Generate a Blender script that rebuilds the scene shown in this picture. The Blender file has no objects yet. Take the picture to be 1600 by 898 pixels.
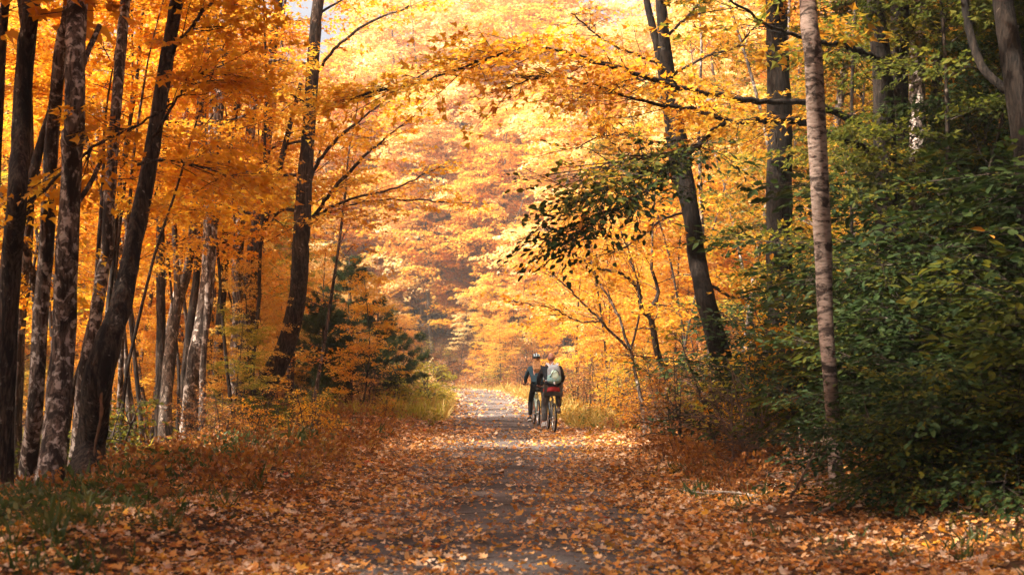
import bpy, math, random
import numpy as np
from mathutils import Vector, Matrix, Quaternion

R = math.radians
SC = bpy.context.scene
COL = SC.collection

# ------------------------------------------------------------------ camera
F = 2200.0; CX, CY = 800.0, 449.0; CAMH = 1.6; PITCH = math.atan(121 / F)
cam_d = bpy.data.cameras.new('camera'); cam = bpy.data.objects.new('camera', cam_d); COL.objects.link(cam)
cam.location = (0, 0, CAMH); cam.rotation_euler = (R(90) + PITCH, 0, 0)
cam_d.sensor_width = 36; cam_d.lens = 36 * F / 1600; cam_d.clip_end = 2000; cam_d.clip_start = 0.1
cam_d.dof.use_dof = True; cam_d.dof.focus_distance = 34; cam_d.dof.aperture_fstop = 2.8
SC.camera = cam

# ------------------------------------------------------------------ sky, sun, exposure
SUN_AZ = 115.0      # degrees to the left of straight ahead
SUN_EL = 50.0
w = bpy.data.worlds.new('World'); SC.world = w; w.use_nodes = True
nt = w.node_tree; bg = nt.nodes['Background']
sky = nt.nodes.new('ShaderNodeTexSky'); sky.sky_type = 'NISHITA'; sky.sun_disc = False
sky.sun_elevation = R(SUN_EL); sky.sun_rotation = R(-SUN_AZ); sky.dust_density = 9.0; sky.air_density = 0.8; sky.ozone_density = 0.3
nt.links.new(sky.outputs[0], bg.inputs[0]); bg.inputs[1].default_value = 0.08
sun_d = bpy.data.lights.new('sun', 'SUN'); sun_d.energy = 5.0; sun_d.angle = R(4); sun_d.color = (1.0, 0.91, 0.78)
sun = bpy.data.objects.new('sun', sun_d); COL.objects.link(sun)
to_sun = Vector((-math.sin(R(SUN_AZ)) * math.cos(R(SUN_EL)), math.cos(R(SUN_AZ)) * math.cos(R(SUN_EL)), math.sin(R(SUN_EL))))
sun.rotation_euler = to_sun.to_track_quat('Z', 'Y').to_euler(); sun.location = (-30, 0, 60)
SC.view_settings.view_transform = 'Standard'; SC.view_settings.look = 'None'
SC.view_settings.exposure = 2.0; SC.view_settings.gamma = 1.0; SC.view_settings.use_curve_mapping = False
SC.cycles.max_bounces = 10; SC.cycles.diffuse_bounces = 5; SC.cycles.transmission_bounces = 8; SC.cycles.glossy_bounces = 2
SC.cycles.use_denoising = True; SC.cycles.sample_clamp_indirect = 6

# ------------------------------------------------------------------ helpers
def sst(x, a, b): t = np.clip((x - a) / (b - a), 0, 1); return t * t * (3 - 2 * t)
def P(px, py, d):
    """point seen at photo pixel (px, py) at distance d along the lane"""
    a = (px - CX) / F; b = (CY - py) / F
    dy = math.cos(PITCH) - b * math.sin(PITCH); dz = math.sin(PITCH) + b * math.cos(PITCH)
    k = d / dy
    return np.array((a * k, d, CAMH + dz * k))

def PX(px, d): return (px - CX) / F * d

def catmull(P_, n):
    P_ = np.asarray(P_, float); m = len(P_)
    Q = np.vstack([2 * P_[0] - P_[1], P_, 2 * P_[-1] - P_[-2]])
    t = np.linspace(0, m - 1 - 1e-9, n); i = t.astype(int); f = (t - i)[:, None]
    p0, p1, p2, p3 = Q[i], Q[i + 1], Q[i + 2], Q[i + 3]
    return 0.5 * (2 * p1 + (p2 - p0) * f + (2 * p0 - 5 * p1 + 4 * p2 - p3) * f ** 2 + (3 * p1 - p0 - 3 * p2 + p3) * f ** 3)

def norm(v): return v / np.maximum(np.linalg.norm(v, axis=-1, keepdims=True), 1e-9)

class Geo:
    """collects polygons; build() links them as ONE mesh object"""
    def __init__(s): s.v = []; s.f = []; s.n = 0
    def add(s, v, f, mi=0, smooth=True):
        v = np.asarray(v, np.float32); s.v.append(v); s.f.append((np.asarray(f, np.int64) + s.n, mi, smooth)); s.n += len(v)
    def more(s, f, base, mi=0, smooth=True): s.f.append((np.asarray(f, np.int64) + base, mi, smooth))
    def mesh(s, name, mats):
        me = bpy.data.meshes.new(name)
        V = np.concatenate(s.v); L = np.concatenate([f.ravel() for f, _, _ in s.f])
        tot = np.concatenate([np.full(len(f), f.shape[1], np.int32) for f, _, _ in s.f])
        mi = np.concatenate([np.full(len(f), m, np.int32) for f, m, _ in s.f])
        sm = np.concatenate([np.full(len(f), q, bool) for f, _, q in s.f])
        me.vertices.add(len(V)); me.vertices.foreach_set('co', V.ravel())
        me.loops.add(len(L)); me.loops.foreach_set('vertex_index', L.astype(np.int32))
        me.polygons.add(len(tot)); st = np.concatenate([[0], np.cumsum(tot)[:-1]]).astype(np.int32)
        me.polygons.foreach_set('loop_start', st); me.polygons.foreach_set('loop_total', tot)
        me.polygons.foreach_set('material_index', mi); me.polygons.foreach_set('use_smooth', sm)
        for m in (mats if isinstance(mats, (list, tuple)) else [mats]): me.materials.append(m)
        me.update(calc_edges=True); me.validate()
        return me
    def build(s, name, mats, parent=None, loc=None):
        o = bpy.data.objects.new(name, s.mesh(name, mats)); COL.objects.link(o)
        if parent is not None: o.parent = parent
        if loc is not None: o.location = loc
        return o

def tag(o, label, cat, group=None):
    o['label'] = label; o['category'] = cat
    if group: o['group'] = group
    return o

def thing(name, label, cat, loc=(0, 0, 0), rz=0.0, group=None):
    o = bpy.data.objects.new(name, None); COL.objects.link(o); o.empty_display_size = 0.2
    o.location = loc; o.rotation_euler = (0, 0, rz)
    return tag(o, label, cat, group)

def dup(root, loc, rz, scale, label=None, group=None, mats=None):
    r = root.copy(); COL.objects.link(r); r.location = loc; r.rotation_euler = (0, 0, rz); r.scale = (scale,) * 3
    if label: r['label'] = label
    if group: r['group'] = group
    for ch in list(root.children):
        c = ch.copy(); COL.objects.link(c); c.parent = r
        if mats and ch.name.split('.')[0] == 'crown':
            c.material_slots[0].link = 'OBJECT'; c.material_slots[0].material = mats
    return r

def tube_geo(g, pts, rad, n=8, mi=0, rough=0.0, rng=None, cap=True):
    pts = np.asarray(pts, float); rad = np.asarray(rad, float); m = len(pts)
    T = norm(np.gradient(pts, axis=0))
    ref = np.array((0, 0, 1.0)) if abs(T[0][2]) < 0.8 else np.array((0, 1.0, 0))
    u = norm(np.cross(T[0], ref)); U = np.zeros((m, 3))
    for i in range(m):
        u = u - T[i] * np.dot(u, T[i]); u = u / max(np.linalg.norm(u), 1e-9); U[i] = u
    W = np.cross(T, U)
    a = np.linspace(0, 2 * np.pi, n, endpoint=False)
    rr = np.repeat(rad[:, None], n, 1)
    if rough and rng is not None:
        z = np.linspace(0, 1, m)[:, None] * m * 0.35
        w_ = np.zeros((m, n))
        for k in range(4):
            q = rng.integers(1, 5); w_ += np.sin(a[None] * q + z * rng.uniform(-1.2, 1.2) + rng.uniform(0, 6)) / (1 + q * .4)
        rr = rr * (1 + rough * 0.5 * w_ + rough * 0.3 * rng.standard_normal((m, n)))
    V = pts[:, None] + rr[..., None] * (np.cos(a)[None, :, None] * U[:, None] + np.sin(a)[None, :, None] * W[:, None])
    i = np.arange(m - 1)[:, None] * n; j = np.arange(n)[None]; j2 = (j + 1) % n
    Fc = np.stack([i + j, i + j2, i + n + j2, i + n + j], -1).reshape(-1, 4)
    b = g.n; g.add(V.reshape(-1, 3), Fc, mi)
    if cap:
        g.more([np.arange(n)[::-1]], b, mi); g.more([(m - 1) * n + np.arange(n)], b, mi)

# leaf outlines: (along, across, lift) per vertex, faces
SH = {
 'oval': (np.array([(0, 0, 0), (.32, .27, .07), (.72, .2, .02), (1, 0, -.08), (.72, -.2, .02), (.32, -.27, .07)], float), [[0, 1, 2, 3], [0, 3, 4, 5]]),
 'lobed': (np.array([(0, 0, 0), (.22, .5, .10), (.45, .2, .03), (1, 0, -.06), (.45, -.2, .03), (.22, -.5, .10)], float), [[0, 1, 2, 3], [0, 3, 4, 5]]),
 'maple': (np.array([(0, 0, 0), (-.02, .34, .17), (.3, .52, .26), (.36, .25, .125), (.74, .36, .18), (.66, .12, .06), (1, 0, 0),
                     (.66, -.12, .06), (.74, -.36, .18), (.36, -.25, .125), (.3, -.52, .26), (-.02, -.34, .17)], float),
           [[0, 1, 2, 3, 4, 5, 6], [0, 6, 7, 8, 9, 10, 11]]),
 'clump': (np.array([(0, -.1, 0), (.3, .45, .12), (.62, .12, .0), (1.05, .3, -.1), (.75, -.18, .05), (.4, -.5, .08)], float), [[0, 1, 2, 5], [2, 3, 4, 5]]),
 'blade': (np.array([(0, -.05, 0), (0, .05, 0), (.55, .035, .05), (1, 0, .25), (.55, -.035, .05)], float), [[0, 1, 2, 4], [4, 2, 3, 3]]),
}
def leaves_geo(g, pos, ax, nm, size, shape, mi=0):
    sv, sf = SH[shape]; n = len(pos); k = len(sv)
    ax = norm(ax); sd = norm(np.cross(nm, ax)); nm = np.cross(ax, sd)
    s = np.asarray(size).reshape(n, 1, 1)
    V = pos[:, None] + s * (sv[None, :, 0:1] * ax[:, None] + sv[None, :, 1:2] * sd[:, None] + sv[None, :, 2:3] * nm[:, None])
    base = (np.arange(n) * k)[:, None, None]
    if shape == 'blade':
        b = g.n
        g.add(V.reshape(-1, 3), (base + np.array([[0, 1, 2, 4]])[None]).reshape(-1, 4), mi, False)
        g.more((base + np.array([[4, 2, 3]])[None]).reshape(-1, 3), b, mi, False)
    else:
        g.add(V.reshape(-1, 3), (base + np.array(sf)[None]).reshape(-1, len(sf[0])), mi, False)

def sprays_geo(g, rng, O, D, L, K, ls, shape='lobed', width=0.42, mi=0, jit=0.4, regular=False, droop=0.25):
    O = np.asarray(O, float); D = norm(np.asarray(D, float)); L = np.asarray(L, float); S = len(O)
    up = np.array((0, 0, 1.0)); sd = norm(np.cross(D, up)); nn = np.cross(sd, D)
    nn = norm(nn + rng.normal(0, .22, (S, 3))); sd = norm(np.cross(D, nn))
    if regular:
        t = np.tile(np.linspace(.08, 1, K), (S, 1)) + rng.normal(0, .02, (S, K)); sg = np.tile(np.where(np.arange(K) % 2, 1, -1), (S, 1))
        # side twigs: later leaves of a pair sit further out
        off = rng.uniform(0, 1, (S, K)) ** 1.5 * width * np.sin(np.pi * np.clip(t, 0, 1) ** .7) * 1.0
        s = sg * off; ang = R(55) * (1 - .75 * t) + rng.normal(0, .25, (S, K))
    else:
        t = rng.uniform(.02, 1.05, (S, K)); s = rng.uniform(-1, 1, (S, K)) * width * (.25 + .75 * np.sin(np.pi * np.clip(t, 0, 1) ** .8))
        sg = np.sign(s); ang = rng.uniform(.2, 1.3, (S, K))
    z = rng.normal(0, .035, (S, K)) - droop * t ** 2 * .6 - np.abs(s) * droop * .5
    Lb = L[:, None, None]
    pos = O[:, None] + Lb * (t[..., None] * D[:, None] + s[..., None] * sd[:, None] + z[..., None] * nn[:, None])
    ax = np.cos(ang)[..., None] * D[:, None] + (np.sin(ang) * sg)[..., None] * sd[:, None] + rng.normal(0, .25, (S, K, 3)) - np.array((0, 0, .25 * (droop * 2)))
    nm = nn[:, None] + rng.normal(0, jit, (S, K, 3))
    size = ls * rng.uniform(.5, 1.3, S * K)
    leaves_geo(g, pos.reshape(-1, 3), ax.reshape(-1, 3), nm.reshape(-1, 3), size, shape, mi)

def twigs_geo(g, O, D, L, r, mi=0, droop=0.25):
    """thin three sided twigs, one per spray"""
    O = np.asarray(O, float); D = norm(np.asarray(D, float)); L = np.asarray(L, float); S = len(O)
    sd = norm(np.cross(D, np.array((0, 0, 1.0)))); nn = np.cross(sd, D); n = 3; ts = [0, .5, 1.0]; rs = [1, .65, .2]
    V = []
    for t, q in zip(ts, rs):
        c = O + (t * L)[:, None] * D - (droop * .6 * t * t * L)[:, None] * nn
        for k in range(3):
            a = k * 2.094
            V.append(c + r * q * (math.cos(a) * sd + math.sin(a) * nn))
    V = np.stack(V, 1).reshape(-1, 3); base = (np.arange(S) * 9)[:, None, None]
    f = [[i * 3 + j, i * 3 + (j + 1) % 3, i * 3 + 3 + (j + 1) % 3, i * 3 + 3 + j] for i in range(2) for j in range(3)]
    g.add(V, (base + np.array(f)[None]).reshape(-1, 4), mi)

def grow(rng, g, trunk, tr, h0, h1, n, L, el=(8, 40), az=None, sec=4, sp=3, slen=1.0, rlimb=0.3, low_long=0.4, mi=0, rmin=.006):
    """limbs with side branches off a trunk; adds tubes to g, returns spray origins, headings, lengths"""
    O = []; D = []; LL = []
    trunk = np.asarray(trunk); z = trunk[:, 2]
    for i in range(n):
        f = (i + rng.uniform(0, 1)) / n
        h = h0 + (h1 - h0) * f
        q = np.array([np.interp(h, z, trunk[:, k]) for k in range(3)]); r0 = np.interp(h, z, tr)
        a = rng.uniform(0, 2 * np.pi) if az is None else R(az[0]) + rng.normal(0, R(az[1]))
        e = R(rng.uniform(*el)) * (.6 + .7 * f); l = L * (1 - (1 - low_long) * f) * rng.uniform(.7, 1.15)
        pts = [q]; d = np.array((math.cos(a) * math.cos(e), math.sin(a) * math.cos(e), math.sin(e)))
        m = 6
        for k in range(m):
            d = norm(d + rng.normal(0, .13, 3) + np.array((0, 0, -.05 * k / m)))
            pts.append(pts[-1] + d * l / m)
        pts = catmull(pts, 10); rl = max(min(r0 * rlimb, .06), rmin * 1.5)
        tube_geo(g, pts, np.linspace(rl, rmin, 10), 5, mi, cap=False)
        for k in range(sec):
            t = .28 + .66 * (k + rng.uniform(0, .8)) / sec; x = t * 9; i0 = int(x); fr = x - i0
            p = pts[i0] * (1 - fr) + pts[min(i0 + 1, 9)] * fr; dd = norm(pts[min(i0 + 1, 9)] - pts[i0])
            sgn = 1 if (k + i) % 2 else -1; rot = R(rng.uniform(30, 65)) * sgn
            c, s_ = math.cos(rot), math.sin(rot)
            d2 = np.array((dd[0] * c - dd[1] * s_, dd[0] * s_ + dd[1] * c, dd[2] * .6 + rng.normal(.02, .15)))
            d2 = norm(d2); l2 = l * rng.uniform(.3, .5) * (1.15 - .5 * t)
            p2 = p + d2 * l2; mid = (p + p2) / 2 + rng.normal(0, .04 * l2, 3)
            tube_geo(g, [p, mid, p2], [rl * .5 * (1 - t * .5) + rmin * .5, rmin, rmin * .5], 4, mi, cap=False)
            for j in range(sp):
                u = (j + rng.uniform(.2, 1)) / sp; o = p + (p2 - p) * u
                r2 = rng.normal(0, .55); c, s_ = math.cos(r2), math.sin(r2)
                O.append(o); D.append((d2[0] * c - d2[1] * s_, d2[0] * s_ + d2[1] * c, rng.normal(.0, .18))); LL.append(slen * rng.uniform(.65, 1.2))
        O.append(pts[-2]); D.append(norm(pts[-1] - pts[-3]) * np.array((1, 1, .5))); LL.append(slen)
    return np.array(O), np.array(D), np.array(LL)

# ------------------------------------------------------------------ materials
def nodes(name):
    m = bpy.data.materials.new(name); m.use_nodes = True; t = m.node_tree
    for n in list(t.nodes): t.nodes.remove(n)
    out = t.nodes.new('ShaderNodeOutputMaterial'); return m, t, out

def ramp(t, stops, interp='LINEAR'):
    r = t.nodes.new('ShaderNodeValToRGB'); cr = r.color_ramp; cr.interpolation = interp
    while len(cr.elements) < len(stops): cr.elements.new(0.5)
    for e, (p, c) in zip(cr.elements, stops): e.position = p; e.color = (*c, 1)
    return r

def leaf_mat(name, stops, trans=0.5, rough=0.5, spec=0.25, shift=0.12, tmul=1.25, interp='LINEAR'):
    m, t, out = nodes(name); N = t.nodes; L = t.links
    geo = N.new('ShaderNodeNewGeometry'); oi = N.new('ShaderNodeObjectInfo')
    tc = N.new('ShaderNodeTexCoord'); nz = N.new('ShaderNodeTexNoise'); nz.inputs['Scale'].default_value = .55; nz.inputs['Detail'].default_value = 2
    L.new(geo.outputs['Position'], nz.inputs['Vector'])
    a = N.new('ShaderNodeMath'); a.operation = 'MULTIPLY_ADD'; a.inputs[1].default_value = .55; L.new(geo.outputs['Random Per Island'], a.inputs[0])
    b = N.new('ShaderNodeMath'); b.operation = 'MULTIPLY_ADD'; b.inputs[1].default_value = .9; b.inputs[2].default_value = -.22; L.new(nz.outputs[0], b.inputs[0])
    L.new(b.outputs[0], a.inputs[2])
    c = N.new('ShaderNodeMath'); c.operation = 'MULTIPLY_ADD'; c.inputs[1].default_value = shift * 2; L.new(oi.outputs['Random'], c.inputs[0]); 
    d = N.new('ShaderNodeMath'); d.operation = 'SUBTRACT'; d.inputs[1].default_value = shift; L.new(a.outputs[0], c.inputs[2]); L.new(c.outputs[0], d.inputs[0])
    r = ramp(t, stops, interp); L.new(d.outputs[0], r.inputs[0])
    p = N.new('ShaderNodeBsdfPrincipled'); p.inputs['Roughness'].default_value = rough; p.inputs['Specular IOR Level'].default_value = spec
    tr = N.new('ShaderNodeBsdfTranslucent'); mx = N.new('ShaderNodeMixShader'); mx.inputs[0].default_value = trans
    sc = N.new('ShaderNodeMix'); sc.data_type = 'RGBA'; sc.blend_type = 'MULTIPLY'; sc.inputs[0].default_value = 1; sc.inputs[7].default_value = (tmul, tmul, tmul * .8, 1)
    L.new(r.outputs[0], sc.inputs[6]); L.new(r.outputs[0], p.inputs['Base Color']); L.new(sc.outputs[2], tr.inputs[0])
    L.new(p.outputs[0], mx.inputs[1]); L.new(tr.outputs[0], mx.inputs[2]); L.new(mx.outputs[0], out.inputs[0])
    return m

def bark_mat(name, dark, mid, pale, pale_amt=0.5, scale=1.0, bump=0.5, bands=False):
    m, t, out = nodes(name); N = t.nodes; L = t.links
    geo = N.new('ShaderNodeNewGeometry')
    mp = N.new('ShaderNodeMapping'); mp.inputs['Scale'].default_value = (11 * scale, 11 * scale, 2.2 * scale) if not bands else (4, 4, 13); L.new(geo.outputs['Position'], mp.inputs[0])
    n1 = N.new('ShaderNodeTexNoise'); n1.inputs['Scale'].default_value = 2.5; n1.inputs['Detail'].default_value = 6; n1.inputs['Roughness'].default_value = .65; L.new(mp.outputs[0], n1.inputs['Vector'])
    r1 = ramp(t, [(.38, dark), (.62, mid)] if not bands else [(.36, dark), (.44, mid), (.7, pale)]); L.new(n1.outputs[0], r1.inputs[0])
    n2 = N.new('ShaderNodeTexNoise'); n2.inputs['Scale'].default_value = 9 * scale if not bands else 2.2; n2.inputs['Distortion'].default_value = .6; n2.inputs['Detail'].default_value = 5; n2.inputs['Roughness'].default_value = .6; L.new(geo.outputs['Position'], n2.inputs['Vector'])
    lo = .68 - .28 * pale_amt
    r2 = ramp(t, [(lo, (0, 0, 0)), (lo + .07, (.9, .9, .9))]); L.new(n2.outputs[0], r2.inputs[0])
    mx = N.new('ShaderNodeMix'); mx.data_type = 'RGBA'; L.new(r2.outputs[0], mx.inputs[0]); L.new(r1.outputs[0], mx.inputs[6]); mx.inputs[7].default_value = (*(pale if not bands else dark), 1)
    if bands:
        r2.color_ramp.elements[0].position = .63; r2.color_ramp.elements[1].position = .68
    p = N.new('ShaderNodeBsdfPrincipled'); p.inputs['Roughness'].default_value = .9; p.inputs['Specular IOR Level'].default_value = .15
    mp3 = N.new('ShaderNodeMapping'); mp3.inputs['Scale'].default_value = (3.2, 3.2, .9) if not bands else (2.4, 2.4, 5); L.new(geo.outputs['Position'], mp3.inputs[0])
    n3 = N.new('ShaderNodeTexNoise'); n3.inputs['Scale'].default_value = 1.6; n3.inputs['Detail'].default_value = 7; n3.inputs['Roughness'].default_value = .7; n3.inputs['Distortion'].default_value = .8; L.new(mp3.outputs[0], n3.inputs['Vector'])
    r3 = ramp(t, [(.50, (0, 0, 0)), (.57, (.95, .95, .95))]); L.new(n3.outputs[0], r3.inputs[0])
    m3 = N.new('ShaderNodeMix'); m3.data_type = 'RGBA'; L.new(r3.outputs[0], m3.inputs[0]); L.new(mx.outputs[2], m3.inputs[6]); m3.inputs[7].default_value = (*dark, 1)
    L.new(m3.outputs[2], p.inputs['Base Color'])
    bp = N.new('ShaderNodeBump'); bp.inputs['Strength'].default_value = min(1, bump * 1.6); bp.inputs['Distance'].default_value = .05; L.new(n1.outputs[0], bp.inputs['Height']); L.new(bp.outputs[0], p.inputs['Normal'])
    L.new(p.outputs[0], out.inputs[0]); return m

def plain(name, col, rough=.6, metal=0, spec=.4, var=.0, vscale=8):
    m, t, out = nodes(name); N = t.nodes; L = t.links
    p = N.new('ShaderNodeBsdfPrincipled'); p.inputs['Roughness'].default_value = rough; p.inputs['Metallic'].default_value = metal; p.inputs['Specular IOR Level'].default_value = spec
    n = N.new('ShaderNodeTexNoise'); n.inputs['Scale'].default_value = vscale; n.inputs['Detail'].default_value = 4
    tc = N.new('ShaderNodeTexCoord'); L.new(tc.outputs['Object'], n.inputs['Vector'])
    c = np.array(col); r = ramp(t, [(.3, tuple(c * (1 - var))), (.7, tuple(np.minimum(c * (1 + var), 1)))]); L.new(n.outputs[0], r.inputs[0])
    L.new(r.outputs[0], p.inputs['Base Color']); L.new(p.outputs[0], out.inputs[0]); return m

def ground_mat(name, stops, sc1=2.2, sc2=28, bump=.6, patch=None):
    m, t, out = nodes(name); N = t.nodes; L = t.links
    geo = N.new('ShaderNodeNewGeometry')
    n1 = N.new('ShaderNodeTexNoise'); n1.inputs['Scale'].default_value = sc2; n1.inputs['Detail'].default_value = 6; n1.inputs['Roughness'].default_value = .7
    n2 = N.new('ShaderNodeTexNoise'); n2.inputs['Scale'].default_value = sc1; n2.inputs['Detail'].default_value = 5
    L.new(geo.outputs['Position'], n1.inputs['Vector']); L.new(geo.outputs['Position'], n2.inputs['Vector'])
    a = N.new('ShaderNodeMath'); a.operation = 'MULTIPLY_ADD'; a.inputs[1].default_value = .6; L.new(n1.outputs[0], a.inputs[0])
    b = N.new('ShaderNodeMath'); b.operation = 'MULTIPLY_ADD'; b.inputs[1].default_value = .6; b.inputs[2].default_value = -.1; L.new(n2.outputs[0], b.inputs[0]); L.new(b.outputs[0], a.inputs[2])
    r = ramp(t, stops); L.new(a.outputs[0], r.inputs[0])
    p = N.new('ShaderNodeBsdfPrincipled'); p.inputs['Roughness'].default_value = .92; p.inputs['Specular IOR Level'].default_value = .12
    L.new(r.outputs[0], p.inputs['Base Color'])
    bp = N.new('ShaderNodeBump'); bp.inputs['Strength'].default_value = bump; bp.inputs['Distance'].default_value = .05; L.new(n1.outputs[0], bp.inputs['Height']); L.new(bp.outputs[0], p.inputs['Normal'])
    L.new(p.outputs[0], out.inputs[0]); return m

M = {}
M['orange'] = leaf_mat('maple leaf orange', [(.05, (.40, .14, .010)), (.35, (.60, .25, .016)), (.65, (.66, .34, .024)), (.95, (.60, .42, .05))], .58, tmul=1.35)
M['amber'] = leaf_mat('maple leaf amber', [(.05, (.46, .15, .012)), (.35, (.60, .25, .02)), (.7, (.66, .38, .04)), (.95, (.62, .44, .07))], .55)
M['yellow'] = leaf_mat('leaf yellow', [(.05, (.54, .20, .022)), (.35, (.64, .32, .045)), (.7, (.68, .42, .085)), (.95, (.62, .46, .14))], .5)
M['pale'] = leaf_mat('leaf gold sun-paled', [(.05, (.66, .30, .07)), (.35, (.74, .48, .17)), (.7, (.78, .60, .30)), (.95, (.80, .68, .44))], .45, rough=.38, spec=.5)  # sun glare put into the leaf colour, paled toward cream
M['rust'] = leaf_mat('leaf rust', [(.05, (.11, .04, .014)), (.4, (.24, .085, .022)), (.7, (.38, .15, .025)), (.95, (.36, .24, .05))], .35)
M['lime'] = leaf_mat('leaf yellow green', [(.05, (.14, .13, .015)), (.4, (.27, .24, .025)), (.7, (.44, .33, .035)), (.95, (.52, .28, .03))], .5)
M['green'] = leaf_mat('beech leaf dark green', [(.0, (.012, .024, .009)), (.4, (.022, .040, .012)), (.75, (.042, .060, .014)), (.93, (.09, .085, .016)), (.96, (.5, .2, .03))], .28, rough=.6, spec=.1)
M['olive'] = leaf_mat('leaf olive green', [(.05, (.040, .055, .012)), (.45, (.085, .095, .017)), (.75, (.16, .14, .02)), (.95, (.45, .25, .03))], .5, rough=.6, spec=.1)
M['turning'] = leaf_mat('maple leaf green turning', [(.05, (.06, .09, .02)), (.35, (.15, .15, .02)), (.55, (.40, .18, .015)), (.95, (.55, .24, .02))], .5)
M['needle'] = leaf_mat('pine needle', [(.0, (.022, .034, .012)), (.6, (.042, .058, .018)), (1, (.08, .085, .025))], .25, spec=.1)
M['litter'] = leaf_mat('fallen leaf', [(.0, (.08, .032, .018)), (.18, (.24, .10, .04)), (.30, (.60, .20, .022)), (.44, (.70, .34, .10)), (.58, (.78, .56, .38)), (.66, (.34, .13, .06)), (.80, (.78, .38, .03)), (.88, (.62, .17, .02)), (.95, (.45, .03, .02))], .15, rough=.6, shift=0, tmul=1)
M['grass'] = leaf_mat('grass blade green', [(.0, (.03, .055, .014)), (.5, (.065, .09, .02)), (.85, (.13, .12, .03)), (1, (.28, .2, .06))], .3)
M['straw'] = leaf_mat('grass blade straw', [(.0, (.22, .16, .03)), (.5, (.48, .32, .08)), (1, (.62, .44, .16))], .4)
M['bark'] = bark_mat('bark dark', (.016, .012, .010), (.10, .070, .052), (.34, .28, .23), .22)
M['shade bark'] = bark_mat('bark darkened for shade', (.010, .008, .007), (.042, .030, .023), (.14, .11, .09), .08)  # darker copy of the bark, with the shade put into its colour
M['lichen'] = bark_mat('bark with lichen', (.028, .019, .015), (.19, .135, .105), (.52, .43, .37), .6)
M['grey'] = bark_mat('bark grey brown', (.035, .026, .021), (.21, .155, .12), (.46, .38, .32), .42)
M['birch'] = bark_mat('birch bark', (.032, .022, .018), (.20, .14, .11), (.36, .27, .22), .5, bands=True, bump=.25)
M['twig'] = plain('twig', (.045, .030, .022), .9, var=.3)
M['deadwood'] = plain('bleached wood', (.42, .34, .27), .85, var=.35, vscale=6)
M['brown wood'] = plain('fallen wood brown', (.16, .10, .07), .9, var=.4, vscale=6)
M['rotwood'] = plain('bare orange heartwood', (.15, .07, .034), .85, var=.5, vscale=9)

# ------------------------------------------------------------------ terrain
_py = np.array([-60, 0, 10, 35, 50, 66, 82, 94, 103, 112, 124, 145, 180, 300.])
_px = np.array([.05, .03, -.05, -.12, -.55, -1.1, -1.85, -3.6, -7.5, -15, -28, -52, -95, -240.])
_yy = np.linspace(-60, 300, 1441); _xx = np.interp(_yy, _py, _px)
_k = np.exp(-np.linspace(-2, 2, 41) ** 2); _k /= _k.sum(); _xx = np.convolve(np.pad(_xx, 20, mode='edge'), _k, 'valid')
def XC(y): return np.interp(y, _yy, _xx)
def sst(x, a, b): t = np.clip((x - a) / (b - a), 0, 1); return t * t * (3 - 2 * t)
def gz(x, y):
    x = np.asarray(x, float); y = np.asarray(y, float); t = x - XC(y)
    lump = .10 * np.sin(x * 1.3 + .7 * np.sin(y * .9)) * np.sin(y * 1.1 + 1) + .05 * np.sin(x * 3.1 + y * 2.3) * np.sin(y * 2.7 - x)
    z = lump * sst(np.abs(t), 1.7, 3.2)
    z = z + .22 * sst(-t, 1.7, 3.4) - .26 * np.clip(-t - 4.9, 0, 8) * (1 - sst(y, 60, 85) * .7)
    z = z + .10 * np.clip(t - 2.4, 0, 25) * (1 - sst(y, 80, 96))
    z = z + sst(y, 86, 101) * .33 * np.clip(t - 3.0, 0, 110) * (1 - .25 * sst(t, 40, 110))
    return z
xs = np.concatenate([np.linspace(-170, -22, 50, endpoint=False), np.linspace(-22, 16, 191, endpoint=False), np.linspace(16, 170, 52)])
ys = np.concatenate([np.linspace(-25, 4, 15, endpoint=False), np.linspace(4, 60, 225, endpoint=False), np.linspace(60, 130, 141, endpoint=False), np.linspace(130, 290, 60)])
X, Y = np.meshgrid(xs, ys); Z = gz(X, Y)
g = Geo(); nx = len(xs); i = (np.arange(len(ys) - 1)[:, None] * nx + np.arange(nx - 1)[None]).ravel()
g.add(np.stack([X, Y, Z], -1).reshape(-1, 3), np.stack([i, i + 1, i + nx + 1, i + nx], -1))
M['soil'] = ground_mat('forest floor', [(.22, (.022, .014, .010)), (.42, (.060, .032, .018)), (.6, (.14, .062, .026)), (.78, (.26, .13, .07))], 1.3, 18)
M['gravel'] = ground_mat('packed gravel', [(.25, (.026, .022, .021)), (.45, (.080, .067, .062)), (.58, (.18, .15, .138)), (.75, (.42, .35, .31))], .9, 40, .5)
o = g.build('ground', M['soil']); o['kind'] = 'structure'
g = Geo(); yv = np.concatenate([np.arange(-25, 60, .5), np.arange(60, 135, .5)]); nv = 9
u = np.linspace(-1, 1, nv); rng = np.random.default_rng(3)
wL = 1.5 + .12 * np.sin(yv * .9) + .08 * np.sin(yv * 2.3); 
PXv = XC(yv)[:, None] + u[None] * wL[:, None]
# beyond the bend the ribbon widens sideways, so offset along the true normal
tx = np.gradient(XC(yv), yv); nl = np.sqrt(1 + tx ** 2)
PXv = XC(yv)[:, None] + u[None] * (wL / nl)[:, None]; PYv = yv[:, None] - u[None] * (wL * tx / nl)[:, None]
PZ = gz(PXv, PYv) * 0 + .012 + .02 * (1 - u[None] ** 2) - .012 * np.exp(-((np.abs(u[None]) - .45) / .15) ** 2)
i = (np.arange(len(yv) - 1)[:, None] * nv + np.arange(nv - 1)[None]).ravel()
PZ = np.maximum(PZ, gz(PXv, PYv) + .012)
g.add(np.stack([PXv, PYv, PZ], -1).reshape(-1, 3), np.stack([i, i + 1, i + nv + 1, i + nv], -1))
o = g.build('path', M['gravel']); o['kind'] = 'structure'

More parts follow.
